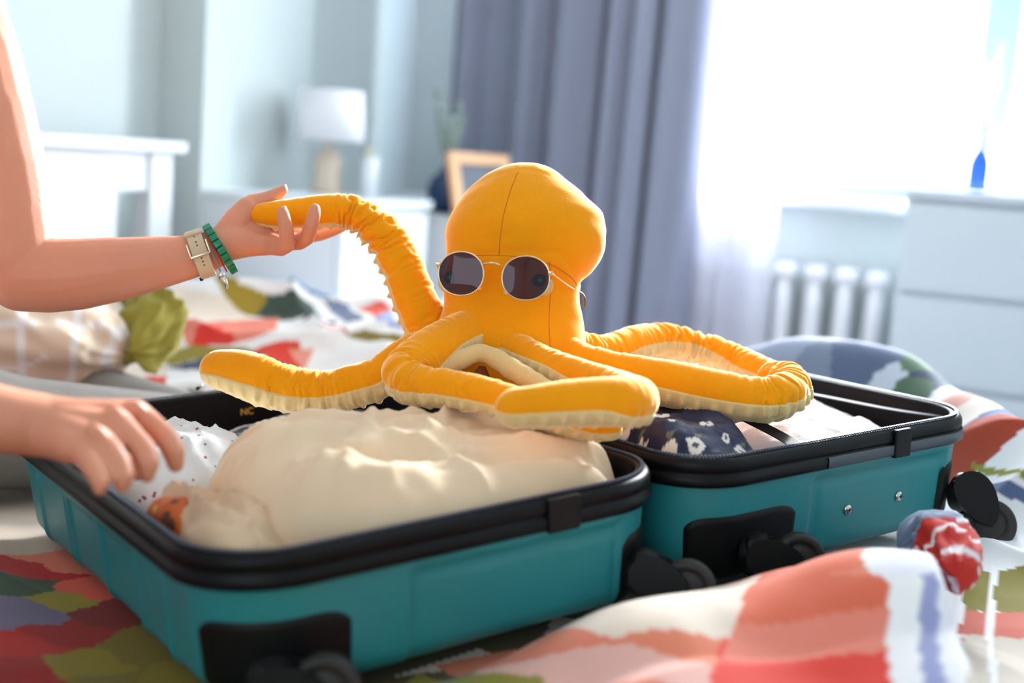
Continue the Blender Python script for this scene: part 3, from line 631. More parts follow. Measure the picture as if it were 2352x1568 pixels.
# ================================================================ bedding
def footprint(X, Y):
    """signed distance (m) outside both trays in plan"""
    best = np.full(X.shape, 9.)
    for H in (HA, HB):
        p = np.stack([X - H.t[0], Y - H.t[1], np.zeros_like(X)], -1) @ H.M
        cx, cy, hx, hy, r = H.W / 2, H.L / 2, H.W / 2 - .09, H.L / 2 - .09, .075
        dx = np.abs(p[..., 0] - cx) - hx; dy = np.abs(p[..., 1] - cy) - hy
        best = np.minimum(best, np.hypot(np.maximum(dx, 0), np.maximum(dy, 0)) + np.minimum(np.maximum(dx, dy), 0) - r)
    return best
def gauss(X, Y, cx, cy, sx, sy, ang=0.):
    c, s_ = math.cos(ang), math.sin(ang); a = (X - cx) * c + (Y - cy) * s_; b_ = -(X - cx) * s_ + (Y - cy) * c
    return np.exp(-(a / sx) ** 2 - (b_ / sy) ** 2)
def bed_h(X, Y):
    base = .512 + .07 * np.clip(X, -.8, .8); fd = footprint(X, Y); m = sst(.0, .09, fd); m2 = sst(0.02, .22, fd)
    V_ = X * RV[0] + Y * RV[1]; far = sst(1.62, 2.22, V_) 
    wx = X + .12 * fbm(X * 4, Y * 4, 1); wy = Y + .12 * fbm(X * 4 + 7, Y * 4, 2)
    h = base + m * (.014 * (fbm(wx * 7, wy * 7, 3) - .2) + .022 * ridged(wx * 4.2 + wy * 2, wy * 3.6, 5) ** 3)
    h += far * m2 * (1 - sst(.0, .35, X)) * (.135 + .05 * sst(-.3, -.6, X) + .06 * (ridged(wx * 3 - wy, wy * 5 + wx, 6) ** 2 - .3) + .05 * (fbm(wx * 5, wy * 8, 8) - .4))
    # hump in front of the right tray
    hump = np.exp(-((Y - (1.035 + .12 * (X - .3))) / .13) ** 2) * np.where(Y < 1.03, 1, 1); hump = np.where(Y < 1.0 + .12 * (X - .3), np.maximum(hump, .55 + .25 * (Y - .6)), hump)
    ed = sst(-.12, .26, X) * (1 - sst(.368 + .1 * (Y - .95), .392 + .1 * (Y - .95), X))
    h += ed * np.clip(hump, 0, 1) * sst(-.01, .05, fd) * (.098 + .012 * np.sin(X * 26 + 5 * Y))
    h += .062 * gauss(X, Y, .455, 1.29, .07, .035, .9) * sst(-.035, .02, fd) + .035 * gauss(X, Y, .36, 1.215, .09, .03, .6) * sst(-.01, .03, fd)
    # roll along the right tray
    h += .15 * gauss(X, Y, .50, 2.10, .26, .10, -.65) * m + .125 * gauss(X, Y, .675, 1.72, .07, .30, .12) * sst(.0, .06, fd)
    return h
step = .0042
a_ = np.arange(-1.74, .62, step); b_ = np.arange(.15, 2.62, step); Ag, Bg = np.meshgrid(a_, b_, indexing='ij')
EU, EV = .17, 2.26
du = np.maximum(Ag - EU, 0); dv = np.maximum(Bg - EV, 0)
Ue = np.minimum(Ag, EU) + .035 * (1 - np.exp(-du / .035)) + .012 * np.sin(Bg * 22) * sst(.03, .2, du); Ve = np.minimum(Bg, EV) + .035 * (1 - np.exp(-dv / .035)) + .012 * np.sin(Ag * 25) * sst(.03, .2, dv)
X = Ue * RU[0] + Ve * RV[0]; Y = Ue * RU[1] + Ve * RV[1]
Z = bed_h(X, Y) - np.maximum(0, du - .015) - np.maximum(0, dv - .015) * (du < .001); Z = np.maximum(Z, .1)
# patchwork: square cells per named patch, laid out on the cloth in plan coordinates
SEED = []
def patch(px, py, h, rgb): q = Q(px, py, h); SEED.append((q[0], q[1], lin(rgb)))
CR_, RED, OLV, NVY, WHT, CRM, GRN, TEAL_, GREY, LAV = (214, 106, 80), (196, 24, 20), (130, 118, 34), (62, 72, 100), (238, 232, 230), (228, 206, 184), (58, 78, 66), (20, 108, 150), (120, 132, 150), (176, 180, 214)
for q in [(20, 1215, .49, (190, 176, 160)), (150, 1250, .5, (214, 120, 96)), (60, 1265, .5, (178, 10, 12)), (230, 1320, .5, (214, 90, 70)), (40, 1330, .5, (50, 78, 52)), (150, 1345, .5, (150, 135, 30)), (60, 1395, .5, (110, 104, 130)), (140, 1430, .5, (150, 22, 14)), (250, 1370, .5, (120, 24, 16)),
          (60, 1470, .5, (178, 28, 12)), (200, 1500, .5, (140, 122, 16)), (330, 1460, .5, (120, 104, 18)), (380, 1545, .5, (132, 116, 16)), (20, 1540, .5, (150, 20, 12)), (280, 1560, .5, (120, 104, 18)),
          # front right: coral squares with cream and white bands
          (1500, 1450, .60, (232, 214, 196)), (1300, 1450, .60, (226, 210, 196)), (1150, 1500, .6, (222, 124, 92)), (1400, 1530, .6, (226, 128, 100)), (1050, 1560, .6, (150, 140, 40)), (1600, 1380, .61, (226, 208, 190)),
          (1850, 1370, .61, (222, 108, 74)), (1900, 1460, .61, (226, 128, 104)), (1800, 1540, .60, (226, 66, 48)), (1950, 1545, .60, (226, 66, 48)), (2080, 1430, .60, (240, 240, 240)), (2080, 1540, .6, (240, 240, 244)), (2140, 1420, .60, (140, 146, 190)), (2150, 1530, .60, (140, 146, 190)), (2180, 1480, .60, (232, 232, 240)),
          (1980, 1280, .60, (92, 104, 96)), (1900, 1300, .6, (84, 96, 84)), (2060, 1260, .62, (100, 116, 140)), (2020, 1235, .62, (222, 224, 232)), (2120, 1230, .62, (92, 112, 142)), (2185, 1240, .61, (196, 36, 24)), (2160, 1330, .6, (226, 90, 60)), (2195, 1300, .6, (240, 240, 240)),
          (2270, 1180, .57, (236, 234, 236)), (2300, 1130, .57, (88, 104, 146)), (2240, 1350, .56, (116, 106, 30)), (2320, 1360, .56, (124, 112, 34)), (2240, 1435, .56, (196, 90, 72)), (2330, 1440, .56, (200, 120, 104)), (2290, 1520, .56, (206, 198, 184)), (2300, 1290, .56, (230, 230, 234)), (2240, 1260, .56, (236, 236, 240)),
          (2330, 1090, .58, (138, 136, 40)), (2280, 1040, .62, (226, 214, 206)), (2245, 1060, .62, (170, 60, 30)),
          # right, behind the right tray
          (1900, 850, .68, (92, 108, 136)), (1860, 840, .68, (120, 132, 156)), (1980, 850, .68, (86, 100, 130)), (2010, 890, .66, (196, 204, 220)), (2085, 860, .66, (14, 110, 150)), (2060, 905, .66, (78, 104, 84)), (2130, 900, .66, (80, 110, 90)), (2150, 935, .64, (50, 66, 92)), (2210, 930, .64, (176, 190, 214)), (2240, 970, .64, (226, 226, 240)), (2250, 1010, .62, (206, 150, 140)), (1800, 835, .66, (150, 160, 184)),
          # behind the near tray and the octopus
          (440, 700, .66, (236, 222, 208)), (560, 700, .68, (238, 222, 206)), (520, 655, .7, (180, 164, 60)), (620, 680, .68, (156, 128, 26)), (680, 700, .68, (52, 72, 60)), (740, 725, .66, (50, 62, 60)), (640, 650, .7, (236, 236, 246)), (720, 665, .7, (16, 118, 170)), (780, 690, .68, (150, 156, 186)), (830, 700, .68, (228, 100, 84)), (870, 740, .66, (200, 206, 214)), (790, 745, .65, (150, 30, 26)), (860, 765, .64, (120, 100, 40)),
          (450, 755, .63, (226, 62, 42)), (560, 740, .63, (232, 130, 108)), (500, 765, .62, (222, 50, 36)), (640, 760, .62, (240, 236, 240)), (600, 800, .6, (208, 40, 30)), (700, 800, .6, (246, 240, 238)), (820, 800, .6, (246, 242, 238)), (660, 830, .58, (226, 120, 96)), (450, 820, .58, (72, 84, 96)), (400, 830, .58, (150, 136, 40)), (360, 850, .57, (60, 72, 104)), (250, 850, .57, (60, 70, 104)), (420, 870, .56, (232, 190, 176)), (500, 880, .55, (238, 230, 224)),
          (100, 760, .6, (236, 220, 200)), (250, 740, .64, (238, 222, 204)), (300, 800, .6, (230, 212, 190)), (50, 820, .58, (226, 210, 190)), (1400, 830, .56, (200, 206, 214)), (1600, 850, .56, (230, 228, 228)), (900, 840, .58, (236, 230, 226)),
          (600, 1550, .5, (60, 50, 30)), (900, 1560, .5, (80, 70, 40))]: patch(*q)
def onbed(px, py):
    r = ray(px, py); k = np.arange(.6, 3.4, .004); p = CAM + r * k[:, None]; h = bed_h(p[:, 0], p[:, 1]); i = np.argmax(p[:, 2] < h); return p[i, :2]
POLY = []
def check(rgb, *pts): POLY.append(([tuple(onbed(x, y)) for x, y in pts], rgb))
check((228, 212, 196), (900, 1560), (1100, 1490), (1450, 1400), (1640, 1350), (1745, 1322), (1690, 1430), (1655, 1490), (1100, 1530))
check((222, 126, 96), (1000, 1530), (1180, 1492), (1400, 1474), (1660, 1478), (1640, 1530), (1100, 1545))
check((228, 176, 164), (1040, 1567), (1100, 1542), (1640, 1528), (1630, 1600), (1050, 1600))
check((142, 134, 44), (900, 1600), (960, 1548), (1240, 1556), (1260, 1600))
check((218, 104, 74), (1745, 1321), (1900, 1319), (2035, 1334), (2040, 1400), (1900, 1420), (1690, 1440))
check((228, 132, 112), (1690, 1438), (1900, 1418), (2042, 1398), (2046, 1500), (1650, 1512))
check((222, 60, 44), (1652, 1510), (1900, 1512), (2048, 1498), (2056, 1610), (1620, 1610))
check((240, 240, 242), (2036, 1338), (2112, 1320), (2128, 1610), (2054, 1610))
check((150, 156, 200), (2112, 1320), (2150, 1315), (2178, 1610), (2126, 1610))
check((232, 232, 240), (2150, 1315), (2200, 1330), (2230, 1610), (2178, 1610))
check((128, 118, 40), (2212, 1298), (2352, 1300), (2500, 1310), (2500, 1412), (2352, 1405), (2214, 1400))
check((206, 104, 86), (2214, 1402), (2352, 1408), (2500, 1412), (2500, 1480), (2352, 1468), (2216, 1455))
check((204, 194, 180), (2216, 1457), (2352, 1468), (2500, 1480), (2500, 1620), (2216, 1620))
check((234, 236, 240), (2215, 1165), (2352, 1160), (2500, 1170), (2500, 1308), (2352, 1298), (2212, 1296))
check((84, 100, 140), (2240, 1118), (2352, 1122), (2500, 1135), (2500, 1168), (2352, 1158), (2240, 1145))
check((142, 140, 52), (2235, 1062), (2352, 1078), (2500, 1090), (2500, 1118), (2352, 1102), (2235, 1090))
check((240, 240, 244), (2272, 1296), (2286, 1296), (2292, 1620), (2276, 1620))
check((240, 240, 244), (2206, 1296), (2216, 1296), (2216, 1620), (2202, 1620))
W4 = (242, 238, 236)
check(W4, (400, 642), (1020, 650), (1020, 900), (380, 900))
check((238, 222, 204), (400, 650), (520, 684), (580, 727), (560, 740), (410, 735))
check((160, 132, 30), (430, 643), (550, 658), (617, 674), (579, 727), (515, 686))
check((58, 74, 64), (617, 674), (661, 672), (720, 701), (749, 739), (579, 727))
check((16, 118, 172), (661, 651), (793, 670), (758, 686), (705, 671))
check((120, 128, 156), (745, 690), (800, 700), (840, 735), (800, 742), (760, 715))
check((60, 64, 84), (700, 727), (775, 736), (770, 748), (690, 738))
check((176, 34, 30), (746, 745), (793, 748), (796, 770), (735, 752))
check((132, 112, 44), (793, 768), (837, 760), (930, 772), (925, 790), (850, 785))
check((232, 96, 80), (820, 710), (878, 692), (900, 712), (863, 730))
check((168, 180, 216), (863, 730), (900, 712), (930, 760), (890, 752))
check((234, 132, 112), (415, 736), (532, 737), (643, 730), (620, 765), (556, 786), (427, 795))
check((222, 44, 26), (450, 752), (505, 750), (545, 788), (440, 792))
check((146, 132, 44), (360, 825), (438, 794), (560, 796), (600, 812), (500, 812), (390, 842))
check((82, 88, 108), (370, 850), (500, 812), (600, 812), (600, 835), (470, 850))
check((220, 60, 44), (575, 806), (690, 786), (690, 850), (640, 855))
check((234, 150, 130), (660, 806), (720, 800), (700, 850))
S = np.array([(a, b, *c) for a, b, c in SEED])
ang = .62; ca, sa = math.cos(ang), math.sin(ang)
def patch_col(X, Y):
    xs, ys = X.ravel(), Y.ravel(); wob = .004; xs = xs + wob * (vnoise(xs * 12, ys * 12, 1) - .5); ys = ys + wob * (vnoise(xs * 12, ys * 12, 2) - .5)
    best = np.full(xs.shape, 9.); sec = best.copy(); bi = np.zeros(xs.shape, int)
    for i, s_ in enumerate(S):
        dx, dy = xs - s_[0], ys - s_[1]; d = np.maximum(np.abs(dx * ca + dy * sa), np.abs(-dx * sa + dy * ca))
        nb = d < best; sec = np.where(nb, best, np.minimum(sec, d)); bi = np.where(nb, i, bi); best = np.where(nb, d, best)
    c = S[bi, 2:].copy(); u = xs * ca + ys * sa; v = -xs * sa + ys * ca
    for poly, rgb in POLY:                            # printed checks and bands, outlined on the cloth in plan coordinates
        n = len(poly); ins = np.zeros(xs.shape, bool)
        for i in range(n):
            x1, y1 = poly[i]; x2, y2 = poly[(i + 1) % n]
            ins ^= ((y1 > ys) != (y2 > ys)) & (xs < (x2 - x1) * (ys - y1) / (y2 - y1 + 1e-12) + x1)
        c[ins] = lin(rgb)
    return c
duv = mesh('duvet', np.stack([X, Y, Z], -1), grid_faces(*X.shape)[:, ::-1], m_duvet, colors=patch_col(X, Y), origin=room(-.9, 1.2, .46))
put(duv, 'patchwork checked duvet in red, olive, navy and white spread over the bed', 'duvet')

# loose heaps of bedding behind the near tray
def heap(name, pts, m, label=None, cat=None, parent=None, seed=0, rr=1.0, amp=.012, colfn=None, freq=(5, 26), ridge=True):
    """a bunched roll of cloth: a tube along control points (x,y,z,r) with deep folds"""
    C_ = catmull(np.array(pts, float), .006); k = len(C_); n = 72; T_ = np.gradient(C_[:, :3], axis=0); T_ /= np.linalg.norm(T_, axis=1)[:, None]
    up = np.array([0, 0, 1.]); sd = np.cross(T_, up); sd /= np.linalg.norm(sd, axis=1)[:, None]; u2 = np.cross(sd, T_)
    s_ = np.linspace(0, 1, k)[:, None]; th = np.linspace(0, 2 * np.pi, n, endpoint=False)[None]
    L_ = np.linalg.norm(np.diff(C_[:, :3], axis=0), axis=1).sum()
    cap = np.sqrt(np.clip(1 - np.clip(np.abs(2 * s_ - 1) - .8, 0, 1) ** 2 / .04, 0.0, 1)) + .01
    tx = np.cos(th); ty = np.sin(th)
    w_ = ridged(s_ * L_ * freq[0] + tx * 1.3 + 1.5 * fbm(s_ * 6, ty + 2, seed), ty * 1.6 + s_ * L_ * 4 + 3, seed + 1) ** 2 + .5 * ridged(s_ * L_ * freq[1] * .6 + ty, tx * 2 + 4, seed + 2) ** 2
    r = C_[:, 3:4] * cap * 1.0 + amp * (w_ - .6) * cap
    V = C_[:, None, :3] + (sd[:, None] * (r * tx)[..., None] * 1.0 + u2[:, None] * (r * ty)[..., None] * rr)
    cols = colfn(s_ * L_ + 0 * th, th * C_[:, 3:4]).reshape(-1, 3) if colfn else None
    f = grid_faces(k, n, True)
    o = mesh(name, V.reshape(-1, 3), f[:, ::-1], m, parent, colors=cols)
    if label: put(o, label, cat)
    return o
def pr(px, py, d, r): p = P(px, py, d); return (*p, r)
def stripes(a, b):
    c = np.zeros(a.shape + (3,)) + np.array(lin((236, 216, 194))); l = (np.abs((a / .075) % 1 - .5) < .06) | (np.abs((b / .11) % 1 - .5) < .035); c[l] = lin((250, 250, 252)); return c
heap('bunched_sheet', [pr(-220, 800, 1.95, .10), pr(-60, 780, 1.95, .12), pr(120, 780, 1.98, .115), pr(230, 790, 2.0, .085), pr(310, 815, 2.0, .03)], m_sheet, 'cream bed sheet with thin white stripes bunched behind the leg', 'sheet', seed=3, amp=.032, colfn=stripes, freq=(3, 9), rr=.75)
m_olive = mat('olive_cotton', (150, 140, 54), .85, sheen=.15)
heap('duvet_fold', [pr(300, 705, 2.12, .02), pr(335, 692, 2.1, .032), pr(362, 715, 2.07, .042), pr(362, 760, 2.02, .044), pr(330, 792, 1.98, .030), pr(300, 805, 1.95, .012)], m_olive, seed=9, amp=.026, freq=(14, 30), parent=duv).__setitem__('label', 'twisted olive green fold')
heap('duvet_fold', [pr(2060, 1262, 1.27, .012), pr(2120, 1240, 1.27, .024), pr(2165, 1250, 1.25, .028), pr(2195, 1290, 1.2, .022), pr(2200, 1330, 1.15, .012)], m_duvet, seed=12, amp=.010, freq=(26, 50), parent=duv,
     colfn=lambda a, b: np.where((a < .05)[..., None], lin((110, 128, 156)), np.where((((a * 22 + .3 * np.sin(b * 60)) % 1) < .2)[..., None], lin((236, 236, 240)), lin((190, 40, 28))))).__setitem__('label', 'twisted red, white and blue fold')

# ================================================================ plush octopus
ORX = P(1175, 880, 1.46); ORX[2] = .66
octo = empty('octopus', ORX, 'big orange plush octopus wearing sunglasses, sitting in the open suitcase', 'plush toy')
def tentacle(pts, bel, seed, wr=.0022, wz=None, phib=62, r_belly=1.0, tip=True):
    """pts: (px,py,depth,r_px)  bel: belly direction per point"""
    C_ = np.array([(*P(a, b_, d), r * d / F) for a, b_, d, r in pts]); B_ = np.array(bel, float)
    if B_.ndim == 1: B_ = np.tile(B_, (len(C_), 1))
    X_ = catmull(np.hstack([C_, B_]), .0014); c = X_[:, :3]; r = X_[:, 3]; b0 = X_[:, 4:7]
    T_ = np.gradient(c, axis=0); T_ /= np.linalg.norm(T_, axis=1)[:, None]
    b0 = b0 - T_ * np.sum(b0 * T_, 1)[:, None]; b0 /= np.linalg.norm(b0, axis=1)[:, None]; sd = np.cross(T_, b0)
    seg = np.linalg.norm(np.diff(c, axis=0), axis=1); s_ = np.concatenate([[0], np.cumsum(seg)]); L_ = s_[-1]
    # smooth radius and round tip
    if tip: r = r * np.sqrt(np.clip(1 - (np.clip(s_ - (L_ - 1.25 * r[-1]), 0, None) / (1.25 * r[-1])) ** 2, 0.0004, 1))
    # curvature gathers the cloth on the inside of bends
    K = np.gradient(T_, axis=0) / np.maximum(np.gradient(s_), 1e-6)[:, None]; Kn = np.convolve(np.linalg.norm(K, axis=1), np.ones(9) / 9, 'same')
    n = 64
    def skin(ph, rad_scale, extra):
        ph = ph[None]; d_ = np.cos(ph)[..., None] * b0[:, None] + np.sin(ph)[..., None] * sd[:, None]
        inn = np.clip(np.einsum('ijk,ik->ij', d_, K), 0, 40) / 12
        am = wr * (.35 + np.minimum(2.2, .9 * Kn[:, None] * .12 + inn)) * np.minimum(1, (L_ - s_[:, None]) / .04 + .15)
        if wz is not None: am = am * wz(s_[:, None] / L_)
        cph = np.cos(ph); sph = np.sin(ph)
        q1 = vnoise(s_[:, None] * 165 + 1.6 * vnoise(s_[:, None] * 18, cph * 1.5 + 3, seed), 3 + .7 * cph + .7 * sph, seed + 1); q2 = vnoise(s_[:, None] * 170, 5 + 1.6 * sph - cph, seed + 2)
        rr = r[:, None] * rad_scale + am * (1.3 * np.sqrt(np.abs(2 * q1 - 1) + .02) - .9 + .25 * (q2 - .5)) * .62 + .0012 * (vnoise(s_[:, None] * 25, 2 + sph + cph, seed + 5) - .5) + extra(s_[:, None], ph)
        rr = np.maximum(rr, r[:, None] * .3)
        return c[:, None] + d_ * rr[..., None]
    ph = np.linspace(0, 2 * np.pi, n, endpoint=False)
    V = skin(ph, 1.0, lambda s, p: 0 * s * p).reshape(-1, 3); k = len(c)
    Fc = [tuple(f) for f in grid_faces(k, n, True)] + [tuple(range(n))[::-1], tuple((k - 1) * n + np.arange(n))]
    tn = mesh('tentacle', V, Fc, m_orange, octo)
    pb = math.radians(phib); phb = np.linspace(-pb, pb, 44)
    def bump(s, p):
        e = np.abs(p) / pb; edge = 1 - sst(.9, 1., e)
        row = 0
        for a0, of in ((-.55, 0), (.55, .5)):
            row = row + np.exp(-((p / pb - a0) / .22) ** 2) * np.clip(np.cos((s / .0165 + of) * 2 * np.pi), 0, 1) ** 1.3
        env = np.minimum(1, s / .05) * np.minimum(1, np.maximum(L_ - s, 0) / .03)
        return (.0014 + .0038 * row * env) * edge - .0012 * (1 - edge) * np.minimum(1, r[:, None] / .01)
    V = skin(phb, r_belly, bump).reshape(-1, 3)
    f = grid_faces(k, 44)
    mesh('belly', V, f, m_beige, tn)
    return tn
# head and body: stacked oval sections
sec = [(374, 1206, 3), (376, 1206, 26), (379, 1206, 39), (385, 1206, 56), (398, 1203, 80), (413, 1201, 99), (440, 1203, 131), (463, 1205, 152), (489, 1210, 173), (515, 1208, 183), (539, 1207, 186), (572, 1205, 182), (600, 1199, 177), (622, 1191, 171), (640, 1183, 163), (658, 1178, 157), (690, 1176, 155), (735, 1173, 164), (770, 1168, 176), (805, 1166, 184), (840, 1160, 184), (870, 1158, 168), (895, 1158, 130), (905, 1158, 60)]
secs = catmull(np.array([(y, x, r) for y, x, r in sec], float) * 1.0, 7); DB = 1.475
n = 128; V = []
for (y, x, r) in secs:
    c = P(x, y, DB); rm = max(r, 2) * DB / F; th = np.linspace(0, 2 * np.pi, n, endpoint=False)
    t_ = np.clip((y - 372) / 530, 0, 1)
    fr = (.80 if y < 600 else .80 - .06 * sst(600, 680, y)) * (1 + 0 * th)
    cs, sn = np.cos(th), np.sin(th)
    rx = rm * (1 + .012 * np.exp(-((y - 560) / 60) ** 2) * (cs > 0)); ry = rm * fr
    lump = .0022 * (vnoise(cs * 2 + 4, np.full(n, y / 60.) + sn, 31) - .5) + .0016 * (vnoise(cs * 4 + 4, np.full(n, y / 22.) + sn * 3, 33) - .5)
    # seam crease where mantle meets the face
    crease = -.0035 * np.exp(-((y - (588 + 58 * sst(.35, 1., cs) + 10 * sst(.2, .9, -cs))) / 7) ** 2) * (sn > -.2)
    wri = .0016 * (np.exp(-((y - (398 + 8 * cs * cs * 4)) / 3.5) ** 2) + .0) * (sn > .0) * (np.abs(cs) < .6)
    rad = 1 + (lump + crease - wri) / max(rm, .01)
    V.append(c[None] + CR[None] * (rx * cs * rad)[:, None] - CF[None] * (ry * sn * rad)[:, None])
k = len(V); V = np.concatenate(V); Fc = [tuple(f) for f in grid_faces(k, n, True)] + [tuple(range(n))[::-1], tuple((k - 1) * n + np.arange(n))]
head = mesh('head', V, Fc, m_orange, octo)
bvh = BVHTree.FromPolygons([Vector(v) for v in V], [tuple(f) for f in Fc[:-2]])
def on(px, py, off=0.):
    d = ray(px, py); h_ = bvh.ray_cast(Vector(CAM), Vector(d / np.linalg.norm(d)))
    return np.array(h_[0]) - d / np.linalg.norm(d) * off
def seam(pts):
    C_ = catmull(np.array([(x, y, 0) for x, y in pts], float), 5); MB().tube([on(x, y, -.0004) for x, y, _ in C_], .0008, 6).build('seam', m_seam, head)
seam([(1190, 395), (1172, 440), (1158, 490), (1150, 540), (1146, 586)])
seam([(1068, 590), (1100, 587), (1146, 587), (1190, 590), (1235, 598), (1275, 612), (1310, 636), (1326, 655)])
seam([(1262, 600), (1266, 650), (1262, 700), (1261, 760), (1266, 812)])
down = (0, 0, -1.)
bodyd = (0, .3, -1.)
tl = (-.55, -.05, -1)
T_held = tentacle([(1020, 815, 1.48, 50), (985, 755, 1.485, 52), (952, 680, 1.49, 50), (925, 612, 1.495, 47), (895, 556, 1.50, 45), (855, 510, 1.50, 41), (805, 485, 1.50, 38), (750, 482, 1.495, 36), (690, 488, 1.49, 35), (635, 491, 1.485, 31), (598, 491, 1.485, 24), (567, 493, 1.485, 12)],
    [(-1, .5, 0)] * 2 + [(-1, .55, -.2)] * 3 + [(-.8, .5, -.6), (-.2, .5, -1), (0, .35, -1)] + [(0, .5, -1)] * 4, 3, .0038, lambda t: .25 + sst(0, .15, t) * (1 - sst(.62, .75, t)) * 1.0)
T_left = tentacle([(1040, 785, 1.48, 40), (970, 795, 1.465, 38), (912, 830, 1.445, 42), (870, 868, 1.44, 47), (810, 886, 1.44, 49), (750, 898, 1.44, 50), (690, 898, 1.44, 52), (640, 886, 1.445, 55), (590, 868, 1.45, 57), (540, 853, 1.46, 51), (500, 846, 1.47, 44), (468, 846, 1.48, 38)],
    (0.0, -.50, -1), 11, .0032, lambda t: .3 + sst(.3, .45, t) * (1 - sst(.7, .85, t)) * 1.0)
T_fl = tentacle([(1080, 770, 1.44, 62), (1015, 800, 1.405, 62), (955, 838, 1.37, 60), (930, 866, 1.34, 52), (965, 884, 1.315, 46), (1030, 890, 1.295, 43), (1100, 903, 1.275, 41), (1180, 925, 1.26, 40), (1270, 955, 1.255, 36), (1350, 980, 1.26, 30), (1405, 985, 1.26, 24), (1430, 984, 1.26, 20)],
    [(.9, -.2, -.6), (.9, -.2, -.7), (.5, -.2, -1), (0, -.25, -1)] + [(0, -.35, -1)] * 8, 17, .0034, lambda t: .35 + .8 * np.exp(-((t - .45) / .2) ** 2) + .8 * np.exp(-((t - .02) / .1) ** 2))
T_fr = tentacle([(1150, 790, 1.44, 48), (1215, 820, 1.40, 42), (1280, 845, 1.365, 40), (1345, 866, 1.33, 40), (1400, 884, 1.30, 42), (1445, 902, 1.26, 46), (1462, 916, 1.225, 52), (1430, 920, 1.195, 57), (1370, 922, 1.18, 56), (1300, 926, 1.17, 52), (1230, 932, 1.165, 48), (1175, 936, 1.165, 44), (1135, 936, 1.165, 36)],
    [(-.5, -.6, -.8)] * 3 + [(-.2, -.5, -1)] * 2 + [(0, 0, -1)] * 3 + [(0, -.42, -1)] * 5, 23, .0030, lambda t: .2 + .9 * np.exp(-((t - .22) / .16) ** 2))
T_r = tentacle([(1270, 800, 1.45, 46), (1330, 832, 1.44, 50), (1400, 852, 1.43, 48), (1480, 868, 1.42, 50), (1560, 884, 1.41, 53), (1640, 902, 1.40, 54), (1720, 914, 1.395, 54), (1780, 912, 1.40, 52), (1815, 893, 1.43, 46), (1812, 872, 1.47, 40), (1780, 862, 1.50, 34), (1740, 862, 1.51, 28)],
    [(0, -.1, -1)] * 2 + [(0, -.5, -1)] * 5 + [(.3, -.4, -1), (.6, -.2, -1), (.6, .2, -1), (.2, .4, -1), (0, .4, -1)], 29, .0034, lambda t: .3 + .9 * np.exp(-((t - .2) / .12) ** 2) + .9 * np.exp(-((t - .75) / .2) ** 2))
T_rb = tentacle([(1300, 780, 1.52, 40), (1350, 802, 1.54, 34), (1400, 806, 1.57, 38), (1450, 793, 1.60, 42), (1505, 785, 1.63, 43), (1560, 790, 1.645, 41), (1620, 802, 1.645, 38), (1690, 828, 1.62, 36), (1750, 852, 1.58, 34), (1800, 868, 1.545, 30), (1825, 878, 1.53, 24)],
    [(0, -.6, -1)] * 3 + [(0, -.95, -.9)] * 8, 37, .0036, lambda t: .5 + .9 * np.exp(-((t - .55) / .2) ** 2) + .8 * np.exp(-((t - .1) / .1) ** 2))
# beige underside showing between the two front tentacles
u_ = catmull(np.array([(*P(x, y, d), r * d / F) for x, y, d, r in [(1012, 858, 1.372, 14), (1042, 836, 1.372, 20), (1075, 818, 1.375, 22), (1104, 810, 1.378, 20), (1138, 822, 1.372, 22), (1178, 848, 1.356, 24), (1222, 872, 1.338, 22), (1268, 892, 1.315, 14)]]), .004)
MB().tube(u_[:, :3], u_[:, 3] * (1 + .05 * np.sin(np.arange(len(u_)) * 1.3)), 20).build('underside', m_beige, octo)
MB().tube([P(1108, 842, 1.375), P(1104, 868, 1.372), P(1100, 900, 1.37)], [.004, .012, .022], 14).build('gap_shade', mat('gap_shade_brown', (120, 48, 10), .9), octo)  # dark plug that paints the shade in the gap between the front tentacles
# eyes
for (ex, ey, er) in ((1035, 637, 15), (1238, 643, 16)):
    nrm = CAM - on(ex, ey); nrm /= np.linalg.norm(nrm)
    nrm = nrm + CR * (.25 if ex > 1100 else -.35); nrm /= np.linalg.norm(nrm); A3 = frame(nrm, CU)
    c = on(ex, ey, .001); R_ = er * 1.4 / F
    pa = MB().lathe(on(ex + (10 if ex > 1100 else -8), ey + 12, .0002), [(.001, .0012), (R_ * 1.5, .0012), (R_ * 1.55, 0), (R_ * 1.5, -.003), (.001, -.003)], A3).build('eye_patch', m_beige, head)
    ey_ = MB().lathe(c, [(R_, -.002), (R_, .0016), (R_ * .9, .0028), (R_ * .5, .0036), (.0005, .004)], A3).build('eye', mat('eye_plastic', (14, 14, 22), .15), head)
    MB().lathe(c + A3[2] * .004, [(.0024, -.001), (.0024, .0004), (.0004, .0006)], A3, 16).build('pupil', mat('pupil_white', (225, 215, 215), .3), ey_)

